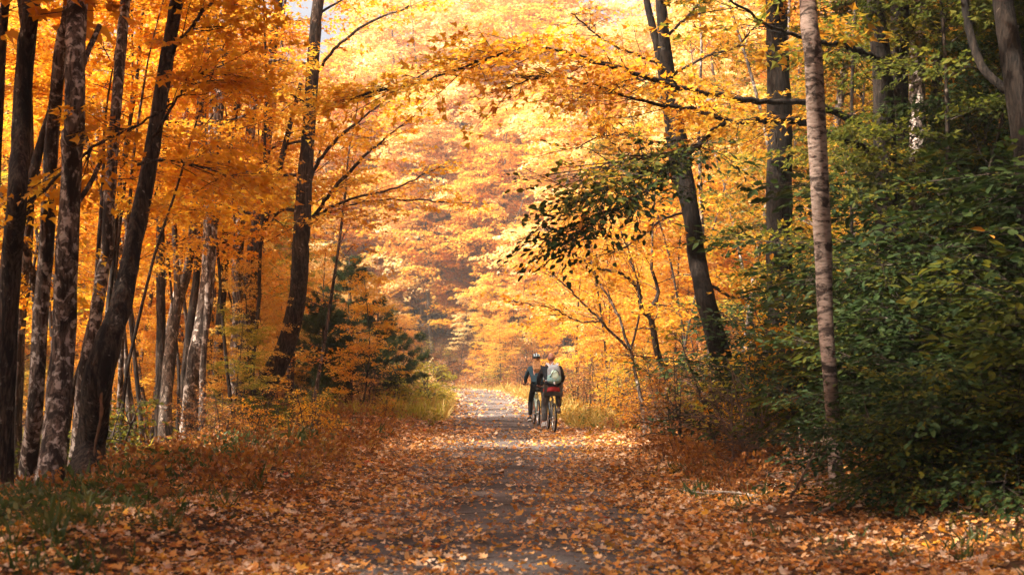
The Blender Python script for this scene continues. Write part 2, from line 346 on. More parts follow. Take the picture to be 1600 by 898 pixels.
def path_z(t): return np.where(np.abs(t) < 1.5, .012 + .02 * (1 - (t / 1.5) ** 2), 0)

# ------------------------------------------------------------------ fallen leaves
def scatter(rng, n, y0, y1, xl, xr, dens, pw=1.0):
    y = y0 * (y1 / y0) ** rng.uniform(0, 1, n) if pw == 1 else rng.uniform(y0, y1, n)
    t = rng.uniform(xl, xr, n); k = rng.uniform(0, 1, n) < dens(t, y)
    return t[k] + XC(y[k]), y[k], t[k]
rng = np.random.default_rng(11)
def dens(t, y):
    worn = np.exp(-((t - .04 + .10 * np.sin(y * .5) + .07 * np.sin(y * 1.9 + t * 3)) / (.50 + .10 * np.sin(y * 1.3))) ** 2)
    onp = np.exp(-(np.clip(np.abs(t) - .9, 0, 9) / .5) ** 2)
    n = .5 + .5 * np.sin(t * 2.1 + y * .8) * np.sin(y * 1.3 - t * 1.7)
    drift = np.clip(.5 + .9 * np.sin(t * 3.7 + 1.3 * np.sin(y * 1.9)) * np.sin(y * 2.6 + t * 1.1), 0, 1)
    return np.clip((1.0 - (.44 + .24 * sst(y, 28, 42)) * onp - .38 * worn) * (.30 + .50 * n + .30 * drift), .05, 1)
def lay(n, y0, y1, xl, xr, ls, shape, name, seed):
    rng = np.random.default_rng(seed); x, y, t = scatter(rng, n, y0, y1, xl, xr, dens)
    m = len(x); z = np.maximum(gz(x, y), path_z(t)) + rng.uniform(.008, .05, m)
    a = rng.uniform(0, 6.28, m); ax = np.stack([np.cos(a), np.sin(a), rng.normal(0, .22, m)], -1)
    nm = np.stack([rng.normal(0, .4, m), rng.normal(0, .4, m), np.ones(m)], -1)
    g = Geo(); sz = ls(y) * np.clip(rng.lognormal(-.12, .45, m), .3, 2.2)
    leaves_geo(g, np.stack([x, y, z], -1), ax, nm, sz, shape)
    o = g.build(name, M['litter']); o['kind'] = 'stuff'
    o['label'] = 'fallen orange and tan leaves strewn over the path and its verges'; o['category'] = 'fallen leaves'
lay(165000, 6.5, 34, -6.5, 6.5, lambda y: .048 + 0 * y, 'maple', 'fallen_leaves', 1)
lay(90000, 30, 118, -7, 12, lambda y: .058 + .0007 * y, 'lobed', 'fallen_leaves', 2)

# ------------------------------------------------------------------ traced trees
def shift(g, b):
    for k in range(len(g.v)): g.v[k] = g.v[k] - np.asarray(b, np.float32)

def stem_from_pixels(px, d, top, seed, flare=1.3, wob=.25, basepx=None):
    """px: (x, y, width) from top to bottom in photo pixels -> smooth 3D stem base..top with radii"""
    rng = np.random.default_rng(seed)
    px = px[::-1]
    dd = d + np.cumsum(rng.normal(0, wob, len(px))); dd = dd - dd[0] + d
    pts = np.array([P(a, b, q) for (a, b, w_), q in zip(px, dd)]); r = np.array([w_ * q / F / 2 for (a, b, w_), q in zip(px, dd)])
    zb = float(gz(pts[0][0], pts[0][1]))
    n = max(12, int((pts[-1][2] - pts[0][2]) / .22)); P2 = catmull(pts, n); r2 = np.interp(np.linspace(0, len(r) - 1, n), np.arange(len(r)), r)
    # carry the stem down into the ground
    if P2[0][2] > zb - .2:
        dn = norm(P2[0] - P2[min(6, n - 1)]); dn = norm(dn * np.array((1, 1, 0)) * .6 + np.array((0, 0, -1)))
        k = int((P2[0][2] - zb + .3) / .2) + 1; ex = np.array([P2[0] + dn * (P2[0][2] - zb + .3) / abs(dn[2]) * (q / k) for q in range(k, 0, -1)])
        P2 = np.vstack([ex, P2]); r2 = np.concatenate([np.full(k, r2[0]), r2])
    # and up to its top
    if top > P2[-1][2] + .5:
        d0 = norm(P2[-1] - P2[-8]); k = int((top - P2[-1][2]) / .5) + 2; q = P2[-1]; ex = []; rr = []
        for j in range(k):
            d0 = norm(d0 + rng.normal(0, .05, 3) + np.array((0, 0, .04))); q = q + d0 * (top - P2[-1][2]) / k; ex.append(q); rr.append(max(r2[-1] * (1 - (j + 1) / k), .012))
        P2 = np.vstack([P2, ex]); r2 = np.concatenate([r2, rr])
    keep = P2[:, 2] > zb - .35; P2, r2 = P2[keep], r2[keep]
    h = P2[:, 2] - zb; r2 = r2 * (1 + (flare - 1) * np.exp(-np.clip(h, 0, 9) / .3))
    return P2, r2, zb

def traced(name, label, px, d, mat, top=14., seed=0, crown=None, branches=(), forks=(), group=None, cat='tree', flare=1.6, rough=.15, n=12):
    """crown: dict(h0, n, L, leaf material, leaf size, ...); branches/forks: (pixels (x,y,w), d0, d1)"""
    rng = np.random.default_rng(1000 + seed)
    st, r, zb = stem_from_pixels(px, d, top, seed, flare)
    base = np.array((np.interp(zb, st[:, 2], st[:, 0]), np.interp(zb, st[:, 2], st[:, 1]), zb))
    root = thing(name, label, cat, tuple(base), 0, group)
    g = Geo(); tube_geo(g, st, r, n, 0, rough, rng)
    for pxs, d0, d1 in forks:
        q = len(pxs); dd = np.linspace(d0, d1, q); b = np.array([P(a, c, e) for (a, c, w_), e in zip(pxs, dd)]); br = np.array([w_ * e / F / 2 for (a, c, w_), e in zip(pxs, dd)])
        m = q * 7; tube_geo(g, catmull(b, m), np.interp(np.linspace(0, q - 1, m), np.arange(q), br), 8, 0, rough * .7, rng)
    O = []; D = []; LL = []; gb = Geo()
    for bi, (pxs, d0, d1, *own) in enumerate(branches):
        keepO = (O, D, LL)
        if own: O, D, LL = [], [], []
        q = len(pxs); dd = np.linspace(d0, d1, q); b = np.array([P(a, c, e) for (a, c, w_), e in zip(pxs, dd)]); br = np.array([w_ * e / F / 2 for (a, c, w_), e in zip(pxs, dd)])
        m = q * 6; bp = catmull(b, m); bp += rng.normal(0, .012, bp.shape)
        g2 = Geo(); tube_geo(g2, bp, np.interp(np.linspace(0, q - 1, m), np.arange(q), br), 6, 0, .08, rng)
        # side twigs
        for k in range(int(m * .5)):
            i0 = rng.integers(m // 4, m - 1); t_ = norm(bp[min(i0 + 1, m - 1)] - bp[i0 - 1]); sd = norm(np.cross(t_, (0, 0, 1.)) * rng.choice([-1, 1]) + t_ * rng.uniform(.5, 1.2) + rng.normal(0, .3, 3))
            l = rng.uniform(.35, 1.1); p2 = bp[i0] + sd * l; tube_geo(g2, [bp[i0], (bp[i0] + p2) / 2 + rng.normal(0, .04, 3), p2], [.008, .006, .003], 4, 0, cap=False)
            O.append(bp[i0] + sd * l * rng.uniform(.2, .7)); D.append(sd * np.array((1, 1, .6))); LL.append(rng.uniform(.5, .9))
        O.append(bp[-3]); D.append(norm(bp[-1] - bp[-4])); LL.append(.8)
        if own:
            q_ = dict(ls=.12, K=16, n=30, reach=.9, width=.42, shape='lobed', mat='amber', droop=.3, regular=False, hang=0, t0=.3); q_.update(own[0])
            for k in range(q_['n']):
                i0 = rng.integers(int(m * q_['t0']), m - 1); t_ = norm(bp[i0 + 1] - bp[i0 - 1]); sd = norm(np.cross(t_, (0, 0, 1.)) * rng.choice([-1, 1]) * rng.uniform(.3, 1) + t_ * rng.uniform(.5, 1.2) + np.array((0, 0, rng.normal(-q_['hang'], .25))))
                l = q_['reach'] * rng.uniform(.3, 1); p2 = bp[i0] + sd * l; tube_geo(g2, [bp[i0], (bp[i0] + p2) / 2 + rng.normal(0, .03, 3), p2], [.007, .006, .003], 4, 0, cap=False)
                for u_ in (.35, .7, 1.):
                    if rng.uniform() < .15: continue
                    O.append(bp[i0] + sd * l * u_); D.append(norm(sd + rng.normal(0, .5, 3)) * np.array((1, 1, .5))); LL.append(rng.uniform(.4, .8))
            g3 = Geo(); twigs_geo(g3, O, D, LL, .004, 1, q_['droop']); sprays_geo(g3, rng, O, D, LL, q_['K'], q_['ls'], q_['shape'], q_['width'], 0, .4, q_['regular'], q_['droop']); shift(g3, base)
            g3.build('foliage', [M[q_['mat']], M['twig']], root); O, D, LL = keepO
        shift(g2, base); g2.build('branch', mat if br[0] > .03 else M['bark'], root)
    gl = Geo()
    if crown:
        c = dict(h0=6, n=12, L=2.6, mat='orange', ls=.13, K=34, el=(5, 40), az=None, sec=4, sp=3, slen=.95, shape='lobed', bl=True); c.update(crown)
        o1, d1_, l1 = grow(rng, g, st, r, zb + c['h0'], st[-1][2] - .3, c['n'], c['L'], c['el'], c['az'], c['sec'], c['sp'], c['slen'])
        if O and c['bl']: o1 = np.vstack([o1, O]); d1_ = np.vstack([d1_, D]); l1 = np.concatenate([l1, LL])
        twigs_geo(gl, o1, d1_, l1, .004, 1); sprays_geo(gl, rng, o1, d1_, l1, c['K'], c['ls'], c['shape'])
        shift(gl, base); gl.build('crown', [M[c['mat']], M['twig']], root)
    shift(g, base); g.build('trunk', mat, root)
    return root

# --- the left edge of the lane, near to far
HI = dict(h0=7.4, n=8, L=2.7, ls=.115, K=44)           # crowns that begin above the frame
traced('maple_tree', 'dark trunk cut by the left edge of the picture, topmost corner', [(10, -20, 15), (4, 60, 15), (-8, 300, 17), (-20, 740, 20)], 19.5, M['bark'], 13, 1, dict(HI))
traced('maple_tree', 'thick dark maple trunk at far left with a leaning fork joining halfway up',
       [(53, -20, 26), (48, 20, 27), (38, 111, 28), (33, 223, 28), (27, 312, 30), (18, 400, 31), (9, 534, 32), (0, 730, 35)], 18, M['bark'], 14, 2, dict(HI),
       forks=[([(100, 90, 11), (96, 116, 12), (80, 174, 13), (62, 232, 15), (49, 285, 17), (31, 345, 20)], 18.6, 18.05)])
traced('maple_tree', 'pale lichen-blotched slender maple trunk between two dark trunks at left',
       [(112, -20, 18), (104, 40, 19), (98, 58, 20), (90, 130, 20), (84, 190, 21), (78, 267, 21), (72, 392, 22), (62, 511, 23), (56, 620, 24), (42, 752, 27)], 19, M['lichen'], 14, 3, dict(HI, mat='amber'))
traced('maple_tree', 'stout grey trunk with knobbly burls and pale lichen, nearest at left',
       [(124, -20, 31), (122, 0, 32), (118, 60, 30), (118, 89, 30), (118, 200, 31), (117, 214, 42), (114, 228, 33), (111, 290, 31), (105, 396, 36), (100, 511, 37), (91, 623, 38), (82, 720, 38), (74, 778, 42)], 17.2, M['lichen'], 15, 4, dict(HI, n=9),
       forks=[([(158, 250, 7), (142, 285, 8), (126, 310, 9), (110, 330, 10)], 17.9, 17.2), ([(156, 40, 8), (140, 75, 9), (128, 105, 10), (117, 125, 11)], 17.6, 17.2)], rough=.16)
traced('maple_tree', 'straight mottled trunk just left of the big twisted leaning tree',
       [(198, -20, 15), (194, 27, 16), (187, 111, 17), (178, 223, 18), (171, 312, 19), (167, 396, 19), (160, 422, 20), (151, 489, 20), (141, 534, 21), (130, 600, 22), (121, 747, 24)], 20.6, M['lichen'], 14, 5, dict(HI, mat='amber'))
twist = traced('maple_tree', 'big dark leaning maple with a twisted split bole and orange heartwood scar',
       [(280, -20, 20), (276, 0, 20), (267, 53, 21), (254, 134, 22), (240, 223, 23), (227, 290, 24), (207, 396, 27), (201, 427, 30), (186, 490, 35), (168, 540, 43), (154, 610, 47), (147, 685, 44), (134, 752, 46)], 18.2, M['bark'], 15, 6, dict(HI, n=9),
       branches=[([(262, 95, 7), (276, 71, 7), (300, 42, 6), (332, 0, 5), (350, -25, 4)], 18.2, 17.5), ([(240, 215, 6), (272, 160, 4), (300, 128, 4), (322, 110, 3)], 18.2, 17.6),
                 ([(214, 255, 5), (260, 252, 4), (320, 262, 3), (370, 280, 2)], 18.2, 17), ([(272, 160, 3), (214, 196, 4), (156, 223, 5), (102, 267, 5), (27, 330, 6)], 17.5, 17.4)], rough=.2, n=18)
# bare heartwood scar on its twisted bole
g = Geo(); a = np.array([P(*q) for q in [(163, 580, 17.86), (158, 620, 17.83), (158, 650, 17.83), (150, 690, 17.85), (147, 712, 17.88)]])
tube_geo(g, catmull(a, 16), .05 * np.array([.2, .6, .5, .8, .9, .6, .7, .9, .5, .8, .6, .7, .4, .5, .3, .1]) * .5 + .004, 7, 0, .5, np.random.default_rng(5)); shift(g, twist.location); g.build('heartwood_scar', M['rotwood'], twist)
traced('maple_tree', 'slim trunk half hidden behind the leftmost pale trunk', [(44, 300, 19), (40, 400, 20), (33, 467, 22), (26, 600, 23), (20, 734, 24)], 21.5, M['grey'], 12, 7, dict(HI, n=10),
       branches=[([(0, 295, 12), (18, 340, 13), (40, 396, 12), (52, 440, 11), (60, 470, 10)], 19.0, 20.5)])
traced('maple_tree', 'thin pale pole of a maple standing right of the twisted tree', [(196, 420, 7), (190, 500, 8), (189, 565, 9), (187, 640, 9), (186, 722, 10)], 25, M['lichen'], 9, 8, dict(h0=5, n=9, L=1.8, ls=.13))
traced('maple_tree', 'spindly stem behind the stout burled trunk', [(160, 300, 6), (153, 400, 7), (146, 500, 8), (112, 620, 9), (98, 745, 10)], 22, M['bark'], 8, 9, dict(h0=4.5, n=8, L=1.8, ls=.12))
MID = dict(h0=4.8, n=9, L=2.5, ls=.105, K=36)
traced('maple_tree', 'slender dark trunk, leftmost of the middle row along the bank', [(266, 60, 9), (258, 200, 10), (252, 300, 12), (251, 400, 13), (251, 534, 14), (249, 690, 15)], 32, M['bark'], 10, 10, dict(MID))
traced('maple_tree', 'grey maple with a narrow fork beside it, second of the middle row', [(328, -10, 11), (318, 80, 12), (314, 150, 12), (310, 214, 13), (298, 396, 14), (276, 480, 18), (263, 578, 19), (257, 676, 21)], 31, M['grey'], 11, 11, dict(MID, mat='amber'),
       forks=[([(272, 330, 8), (274, 400, 9), (277, 440, 10), (276, 490, 12)], 31.3, 31)])
traced('maple_tree', 'thin dark trunk squeezed between two thicker grey ones in the middle row', [(326, 0, 9), (322, 60, 9), (318, 200, 10), (310, 400, 12), (297, 511, 13), (285, 620, 14)], 35, M['bark'], 11, 12, dict(MID))
traced('maple_tree', 'thickest speckled grey trunk of the middle row, leaning gently right', [(354, -10, 19), (352, 0, 19), (347, 111, 19), (336, 200, 20), (330, 312, 21), (327, 404, 22), (318, 489, 24), (303, 578, 26), (295, 688, 30)], 29.5, M['lichen'], 12, 13, dict(MID, n=11),
       branches=[([(352, 105, 5), (380, 96, 4), (420, 93, 4), (450, 95, 3)], 29.5, 28)])
traced('maple_tree', 'straight narrow dark trunk behind the speckled grey one', [(398, -10, 9), (396, 0, 9), (374, 151, 10), (358, 232, 11), (352, 396, 13), (343, 511, 14), (336, 648, 16)], 37, M['bark'], 12, 14, dict(MID, mat='amber'))
traced('maple_tree', 'pale grey trunk close beside a dark double-stemmed one at the lane edge', [(400, 120, 13), (392, 200, 14), (382, 300, 16), (371, 400, 19), (374, 489, 21), (370, 560, 22), (367, 640, 25)], 34.5, M['lichen'], 10, 15, dict(MID))
traced('maple_tree', 'dark trunk splitting into two upright stems near the leaning tree', [(436, -10, 13), (434, 20, 13), (428, 60, 14), (417, 200, 16), (407, 312, 18), (396, 395, 21), (390, 500, 23), (379, 632, 28)], 33.5, M['bark'], 12, 16, dict(MID),
       forks=[([(470, 130, 7), (452, 200, 8), (430, 290, 10), (412, 350, 11), (398, 410, 13)], 33, 33.5)])
traced('maple_tree', 'leaning dark maple arching over the lane from a bowed base',
       [(502, -30, 16), (498, 0, 17), (493, 45, 18), (484, 178, 20), (474, 312, 25), (469, 396, 28), (464, 467, 29), (446, 543, 31), (419, 594, 34), (396, 645, 40)], 34, M['bark'], 13, 17, dict(MID, n=9, h0=5, L=2.2),
       branches=[([(484, 348, 7), (519, 299, 6), (564, 250, 5), (600, 218, 3), (650, 180, 2)], 34, 31), ([(476, 360, 6), (506, 330, 5), (550, 310, 4), (617, 294, 3), (690, 260, 2)], 34, 31.5),
                 ([(474, 356, 5), (500, 340, 4), (560, 317, 3), (650, 312, 3), (738, 318, 2)], 34, 33), ([(476, 300, 6), (500, 250, 6), (530, 215, 6), (560, 190, 4), (610, 150, 3), (700, 90, 2)], 34, 30),
                 ([(486, 130, 6), (520, 80, 5), (570, 40, 4), (640, 10, 3)], 34, 31)])
traced('maple_tree', 'short dark pole directly right of the bowed leaning maple', [(476, 330, 8), (468, 420, 9), (458, 500, 11), (455, 560, 12), (451, 640, 13)], 38, M['bark'], 9, 18, dict(MID, n=10))
traced('maple_tree', 'pale whip-thin sapling in front of the pine', [(540, 300, 4), (530, 380, 4), (517, 467, 5), (504, 550, 5), (490, 630, 6)], 36, M['grey'], 9, 19, dict(h0=1.2, n=12, L=1.4, ls=.11, mat='amber', K=18, sp=2))
traced('maple_tree', 'faint upright trunk deep among orange leaves above the middle row', [(294, 0, 8), (292, 60, 9), (290, 223, 10), (284, 400, 12), (282, 640, 13)], 44, M['grey'], 13, 20, dict(MID, h0=3))

# --- the right side
TW = dict(mat='amber', n=7, K=9, ls=.10, reach=.8)
traced('maple_sapling', 'leafless arching shrub bowing left toward the cyclists', [(985, 547, 4), (992, 580, 5), (1000, 615, 6), (1006, 650, 7)], 30, M['grey'], 1.7, 31,
       branches=[([(985, 547, 5), (940, 502, 4), (891, 453, 3), (856, 422, 2)], 30, 29, TW), ([(990, 560, 5), (960, 480, 4), (930, 430, 3), (920, 380, 2)], 30, 30, TW), ([(985, 550, 4), (1000, 480, 3), (990, 420, 3), (970, 360, 2)], 30, 30, TW),
                 ([(940, 502, 3), (900, 500, 3), (860, 480, 2), (800, 470, 1.5)], 29.5, 29, TW)])
traced('birch_tree', 'slim pale birch with dark horizontal marks rising from the green bushes',
       [(1260, -30, 27), (1262, 0, 27), (1265, 45, 28), (1271, 89, 28), (1276, 200, 30), (1282, 312, 29), (1287, 400, 28), (1289, 489, 25), (1296, 578, 23), (1302, 667, 22), (1308, 772, 24)], 15.6, M['birch'], 14, 21, dict(HI, mat='amber', n=12), flare=1.1, rough=.05, n=16)
traced('maple_tree', 'tall twin-stemmed dark tree leaning left over the lane at right',
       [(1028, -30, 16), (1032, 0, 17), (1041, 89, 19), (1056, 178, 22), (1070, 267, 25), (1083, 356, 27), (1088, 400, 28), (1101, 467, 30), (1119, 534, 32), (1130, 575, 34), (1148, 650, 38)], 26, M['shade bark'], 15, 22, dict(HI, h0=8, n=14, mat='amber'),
       branches=[([(1045, 105, 5), (1000, 88, 4), (940, 60, 3), (890, 20, 2)], 25.8, 23.5, TW), ([(1050, 130, 5), (990, 125, 4), (930, 140, 3), (880, 170, 2)], 25.8, 23, TW), ([(1062, 235, 5), (1000, 215, 4), (950, 210, 3), (900, 232, 2)], 25.8, 23.5, TW),
                 ([(1075, 290, 5), (1020, 265, 4), (975, 240, 3), (935, 200, 2)], 25.8, 24, TW), ([(1048, 120, 5), (1100, 90, 4), (1150, 72, 3), (1190, 30, 2)], 25.8, 24, TW), ([(1082, 330, 5), (1040, 340, 4), (1000, 372, 3), (950, 400, 2)], 25.8, 24, TW),
                 ([(1100, 440, 6), (1150, 465, 5), (1190, 470, 4), (1240, 500, 3)], 25.8, 25, TW), ([(1040, 60, 5), (1080, 20, 4), (1110, -20, 3)], 25.8, 24, TW)],
       forks=[([(1006, -30, 9), (1012, 9, 11), (1030, 89, 13), (1043, 178, 14), (1052, 245, 15), (1066, 300, 16), (1080, 345, 16)], 25.6, 25.9)])
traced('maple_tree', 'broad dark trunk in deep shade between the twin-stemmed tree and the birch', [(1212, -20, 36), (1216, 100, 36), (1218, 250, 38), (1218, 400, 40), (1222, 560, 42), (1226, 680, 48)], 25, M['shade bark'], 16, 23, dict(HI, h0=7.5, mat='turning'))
L1 = [(1380, 215, 14), (1300, 172, 12), (1255, 160, 11), (1180, 158, 10), (1080, 140, 9), (1000, 118, 8), (930, 95, 7), (860, 78, 6), (790, 80, 5), (720, 108, 4), (640, 132, 3), (560, 150, 2)]
L2 = [(1385, 245, 15), (1354, 232, 14), (1290, 208, 13), (1250, 190, 12), (1200, 188, 10), (1140, 190, 9), (1080, 170, 7), (1010, 160, 5), (920, 130, 4), (850, 120, 3), (790, 140, 2)]
L3 = [(1140, 190, 8), (1110, 208, 8), (1088, 232, 7), (1060, 252, 6), (1030, 262, 5), (985, 275, 4), (945, 294, 4), (910, 312, 3), (872, 334, 2)]
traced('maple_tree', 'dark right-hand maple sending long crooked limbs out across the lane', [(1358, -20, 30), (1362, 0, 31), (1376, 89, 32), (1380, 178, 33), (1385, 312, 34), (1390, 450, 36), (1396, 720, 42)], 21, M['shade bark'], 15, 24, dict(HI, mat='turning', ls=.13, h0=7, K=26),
       branches=[(L1, 21, 17, dict(mat='orange', n=36, K=20, ls=.095, t0=.4)), (L2, 21, 18.5, dict(mat='amber', n=24, K=18, ls=.095, t0=.45)), (L3, 19.6, 18, dict(mat='green', n=26, K=10, ls=.11, shape='oval', regular=True, hang=.15, reach=.8, t0=.10)),
              ([(1085, 228, 6), (1040, 240, 4), (980, 250, 3), (935, 260, 3), (895, 278, 2)], 19.4, 17.6, dict(mat='olive', n=20, K=10, ls=.105, shape='oval', regular=True, hang=.15, reach=.75, t0=.1)),
              ([(1055, 254, 5), (1030, 285, 4), (990, 310, 3), (940, 335, 3), (900, 365, 2)], 19.3, 18.3, dict(mat='green', n=22, K=11, ls=.105, shape='oval', regular=True, hang=.15, reach=.8, t0=.05)), ([(1412, 122, 12), (1367, 91, 11), (1327, 73, 10), (1287, 66, 8), (1225, 50, 6), (1180, 27, 5), (1120, -20, 3)], 20.9, 18)])
traced('maple_tree', 'dark trunk standing right of the limb-bearing maple, first of a close pair', [(1405, -20, 27), (1407, 30, 28), (1405, 220, 28), (1408, 450, 30), (1412, 700, 34)], 22.6, M['shade bark'], 15, 25, dict(HI, mat='turning'))
traced('maple_tree', 'grey lichened trunk in the dark right-hand wood, second of a close pair', [(1438, -20, 25), (1436, 0, 26), (1434, 134, 26), (1434, 223, 27), (1432, 400, 28), (1436, 700, 32)], 21.8, M['lichen'], 15, 26, dict(HI, mat='turning'))
traced('maple_tree', 'narrow dark trunk right of the grey lichened one in the right-hand wood', [(1476, -10, 14), (1468, 80, 16), (1458, 230, 17), (1456, 400, 18), (1460, 700, 22)], 24, M['shade bark'], 14, 27, dict(HI, mat='turning', n=10))
traced('maple_tree', 'stout shadowed trunk at the right edge of the picture', [(1562, -20, 32), (1567, 0, 33), (1581, 89, 34), (1594, 178, 35), (1608, 300, 36), (1616, 500, 40), (1620, 760, 44)], 17.5, M['shade bark'], 14, 28, dict(HI, mat='turning'),
       forks=[([(1505, -20, 12), (1513, 40, 13), (1528, 90, 14), (1545, 118, 14), (1585, 150, 16)], 17.9, 17.5)])
traced('maple_tree', 'thin straight stem between the birch and the dark right-hand maple', [(1338, -20, 5), (1332, 120, 5), (1330, 280, 5), (1334, 500, 6), (1340, 700, 7)], 22.4, M['bark'], 11, 29, dict(h0=7.5, n=8, L=1.6, mat='turning'))
traced('maple_tree', 'small crooked tree with a zigzag stem behind the cyclists at right', [(1018, 420, 5), (1029, 458, 6), (1016, 485, 9), (1020, 511, 10), (1029, 560, 10), (1047, 605, 10), (1050, 650, 12)], 31, M['bark'], 6.5, 30,
       dict(h0=1.6, n=14, L=1.8, mat='amber', ls=.11, K=14), branches=[([(1020, 500, 6), (1004, 485, 6), (996, 450, 6), (972, 428, 5), (940, 420, 4), (900, 400, 3)], 31, 30)])

# ------------------------------------------------------------------ generic trees (built once, then copied)
def make_tree(name, label, cat, group, seed, H, r0, h0, n, L, mat, bark, ls, K, shape='lobed', slen=1.0, el=(5, 40), az=None, sec=4, sp=3, lean=.04, regular=False, width=.42, droop=.25, stems=1, low_long=.5, jit=.4):
    rng = np.random.default_rng(seed); root = thing(name, label, cat, (0, 0, 0), 0, group)
    g = Geo(); gl = Geo(); O = []; D = []; LL = []
    for s in range(stems):
        h = H * (1 if s == 0 else rng.uniform(.55, .95)); q = np.array((rng.normal(0, .12), rng.normal(0, .12), -.25)) * (1 if stems > 1 else np.array((0, 0, 1)))
        d = norm(np.array((rng.normal(0, lean), rng.normal(0, lean), 1)) + (np.array((rng.normal(0, .22), rng.normal(0, .22), 0)) if stems > 1 else 0)); pts = [q]
        m = max(5, int(h / .7))
        for k in range(m):
            d = norm(d + rng.normal(0, .05, 3) + np.array((0, 0, .03))); pts.append(pts[-1] + d * (h + .25) / m)
        st = catmull(pts, m * 2); f = np.linspace(0, 1, m * 2); r = r0 * (1 - f) ** .8 * (1 if s == 0 else .7) + .008; r *= 1 + .35 * np.exp(-f * h / .3)
        tube_geo(g, st, r, 8 if r0 > .08 else 6, 0, .1, rng)
        o1, d1, l1 = grow(rng, g, st, r, h0 * h / H, h - .2, max(3, int(n / stems)), L, el, az, sec, sp, slen, low_long=low_long)
        O.append(o1); D.append(d1); LL.append(l1)
    O = np.vstack(O); D = np.vstack(D); LL = np.concatenate(LL)
    twigs_geo(gl, O, D, LL, .004 if ls < .2 else .008, 1, droop); sprays_geo(gl, rng, O, D, LL, K, ls, shape, width, 0, jit, regular, droop)
    gl.build('crown', [M[mat], M['twig']], root); g.build('trunk', M[bark], root)
    return root

class Kind:
    """a few built variants of a kind; place() moves the first use of each, then copies"""
    def __init__(s, mk, n): s.p = [mk(i) for i in range(n)]; s.used = [False] * n
    def place(s, rng, x, y, label, group, sc=1.0, mat=None, cat=None, rz=None, dz=0):
        i = int(rng.integers(len(s.p))); rz = rng.uniform(0, 6.28) if rz is None else rz; loc = (x, y, float(gz(x, y)) + dz)
        if not s.used[i]:
            s.used[i] = True; o = s.p[i]; o.location = loc; o.rotation_euler = (0, 0, rz); o.scale = (sc,) * 3; o['label'] = label; o['group'] = group
            if mat:
                for c in o.children:
                    if c.name.split('.')[0] == 'crown': c.material_slots[0].link = 'OBJECT'; c.material_slots[0].material = mat
        else: o = dup(s.p[i], loc, rz, sc, label, group, mat)
        return o
    def clean(s):
        for i, u in enumerate(s.used):
            if not u:
                for c in list(s.p[i].children): bpy.data.objects.remove(c)
                bpy.data.objects.remove(s.p[i])

tall = Kind(lambda i: make_tree('maple_tree', 't', 'tree', 'g', 200 + i, 17, .17, 2.2, 34, 3.4, 'orange', 'grey', .125, 44, low_long=.75, slen=1.1), 5)
sap = Kind(lambda i: make_tree('maple_sapling', 't', 'tree', 'g', 300 + i, 8.5, .055, 1.4, 26, 2.3, 'orange', 'bark', .10, 38, lean=.08, low_long=.6, slen=.9), 5)
far = Kind(lambda i: make_tree('maple_tree', 't', 'tree', 'g', 400 + i, 17, .16, 1.6, 32, 4.0, 'yellow', 'grey', .21, 44, 'clump', low_long=.75, slen=1.5), 5)
bush = Kind(lambda i: make_tree('shrub', 't', 'shrub', 'g', 500 + i, 1.9, .014, .25, 34, .8, 'rust', 'twig', .075, 9, stems=7, slen=.45, sec=2, sp=2, el=(20, 60)), 4)
herb = Kind(lambda i: make_tree('shrub', 't', 'shrub', 'g', 520 + i, 1.1, .010, .12, 24, .5, 'lime', 'twig', .075, 12, 'oval', stems=5, slen=.35, sec=2, sp=2, el=(10, 50)), 4)

def ok_lane(x, y, m=2.6): return abs(x - XC(y)) > m
rng = np.random.default_rng(77)
def fill(kind, n, pxr, dr, label, group, mats, sc=(.8, 1.15), m=3.0, cond=None, mind=1.3, pw=1.0):
    pts = []; tries = 0
    while len(pts) < n and tries < n * 60:
        tries += 1; d = dr[0] + (dr[1] - dr[0]) * rng.uniform(0, 1) ** pw; x = PX(rng.uniform(*pxr), d)
        if not ok_lane(x, d, m) or (cond and not cond(x, d)): continue
        if any((x - a) ** 2 + (d - b) ** 2 < mind ** 2 for a, b in pts): continue
        pts.append((x, d)); kind.place(rng, x, d, label, group, rng.uniform(*sc), M[mats[int(rng.integers(len(mats)))]] if mats else None)
# left wood behind the traced trunks
pole = Kind(lambda i: make_tree('maple_tree', 't', 'tree', 'g', 450 + i, (9, 12, 14, 11)[i], (.035, .055, .075, .045)[i], (4.5, 5, 5.5, 4)[i], 9, 1.5, 'orange', ('bark', 'grey', 'lichen', 'bark')[i], .105, 24, lean=.07, low_long=.8, slen=.8), 4)
fill(pole, 36, (-60, 480), (22, 40), 'slender bare-stemmed young maple between the thicker left-hand trunks', 'slender poles in the left-hand wood', ['orange', 'amber'], (.8, 1.15), 5.0, lambda x, d: x < XC(d) - 5.9, 1.0)
fill(sap, 9, (120, 480), (30, 44), 'low yellow maple seedling between the left-hand trunks', 'low seedlings between the left-hand trunks', ['yellow', 'amber', 'lime', 'orange'], (.32, .52), 5.0, lambda x, d: x < XC(d) - 6.0, 1.0)
fill(pole, 22, (-60, 540), (42, 70), 'slender dark pole far back among the left-hand trees', 'slender poles far back at left', ['orange', 'amber'], (.9, 1.3), 5.0, lambda x, d: x < XC(d) - 8.5, 1.0)
fill(pole, 16, (1000, 1560), (27, 50), 'slender dark pole in the right-hand wood', 'slender poles in the right-hand wood', ['amber', 'turning'], (.9, 1.2), 5.0, lambda x, d: x > XC(d) + 4.5, 1.0)
fill(sap, 2, (590, 650), (44, 50), 'small amber maple beside the dark pine', 'small amber maples beside the pine', ['amber', 'orange'], (.42, .58), 4.2, lambda x, d: x < XC(d) - 4, 1.2)
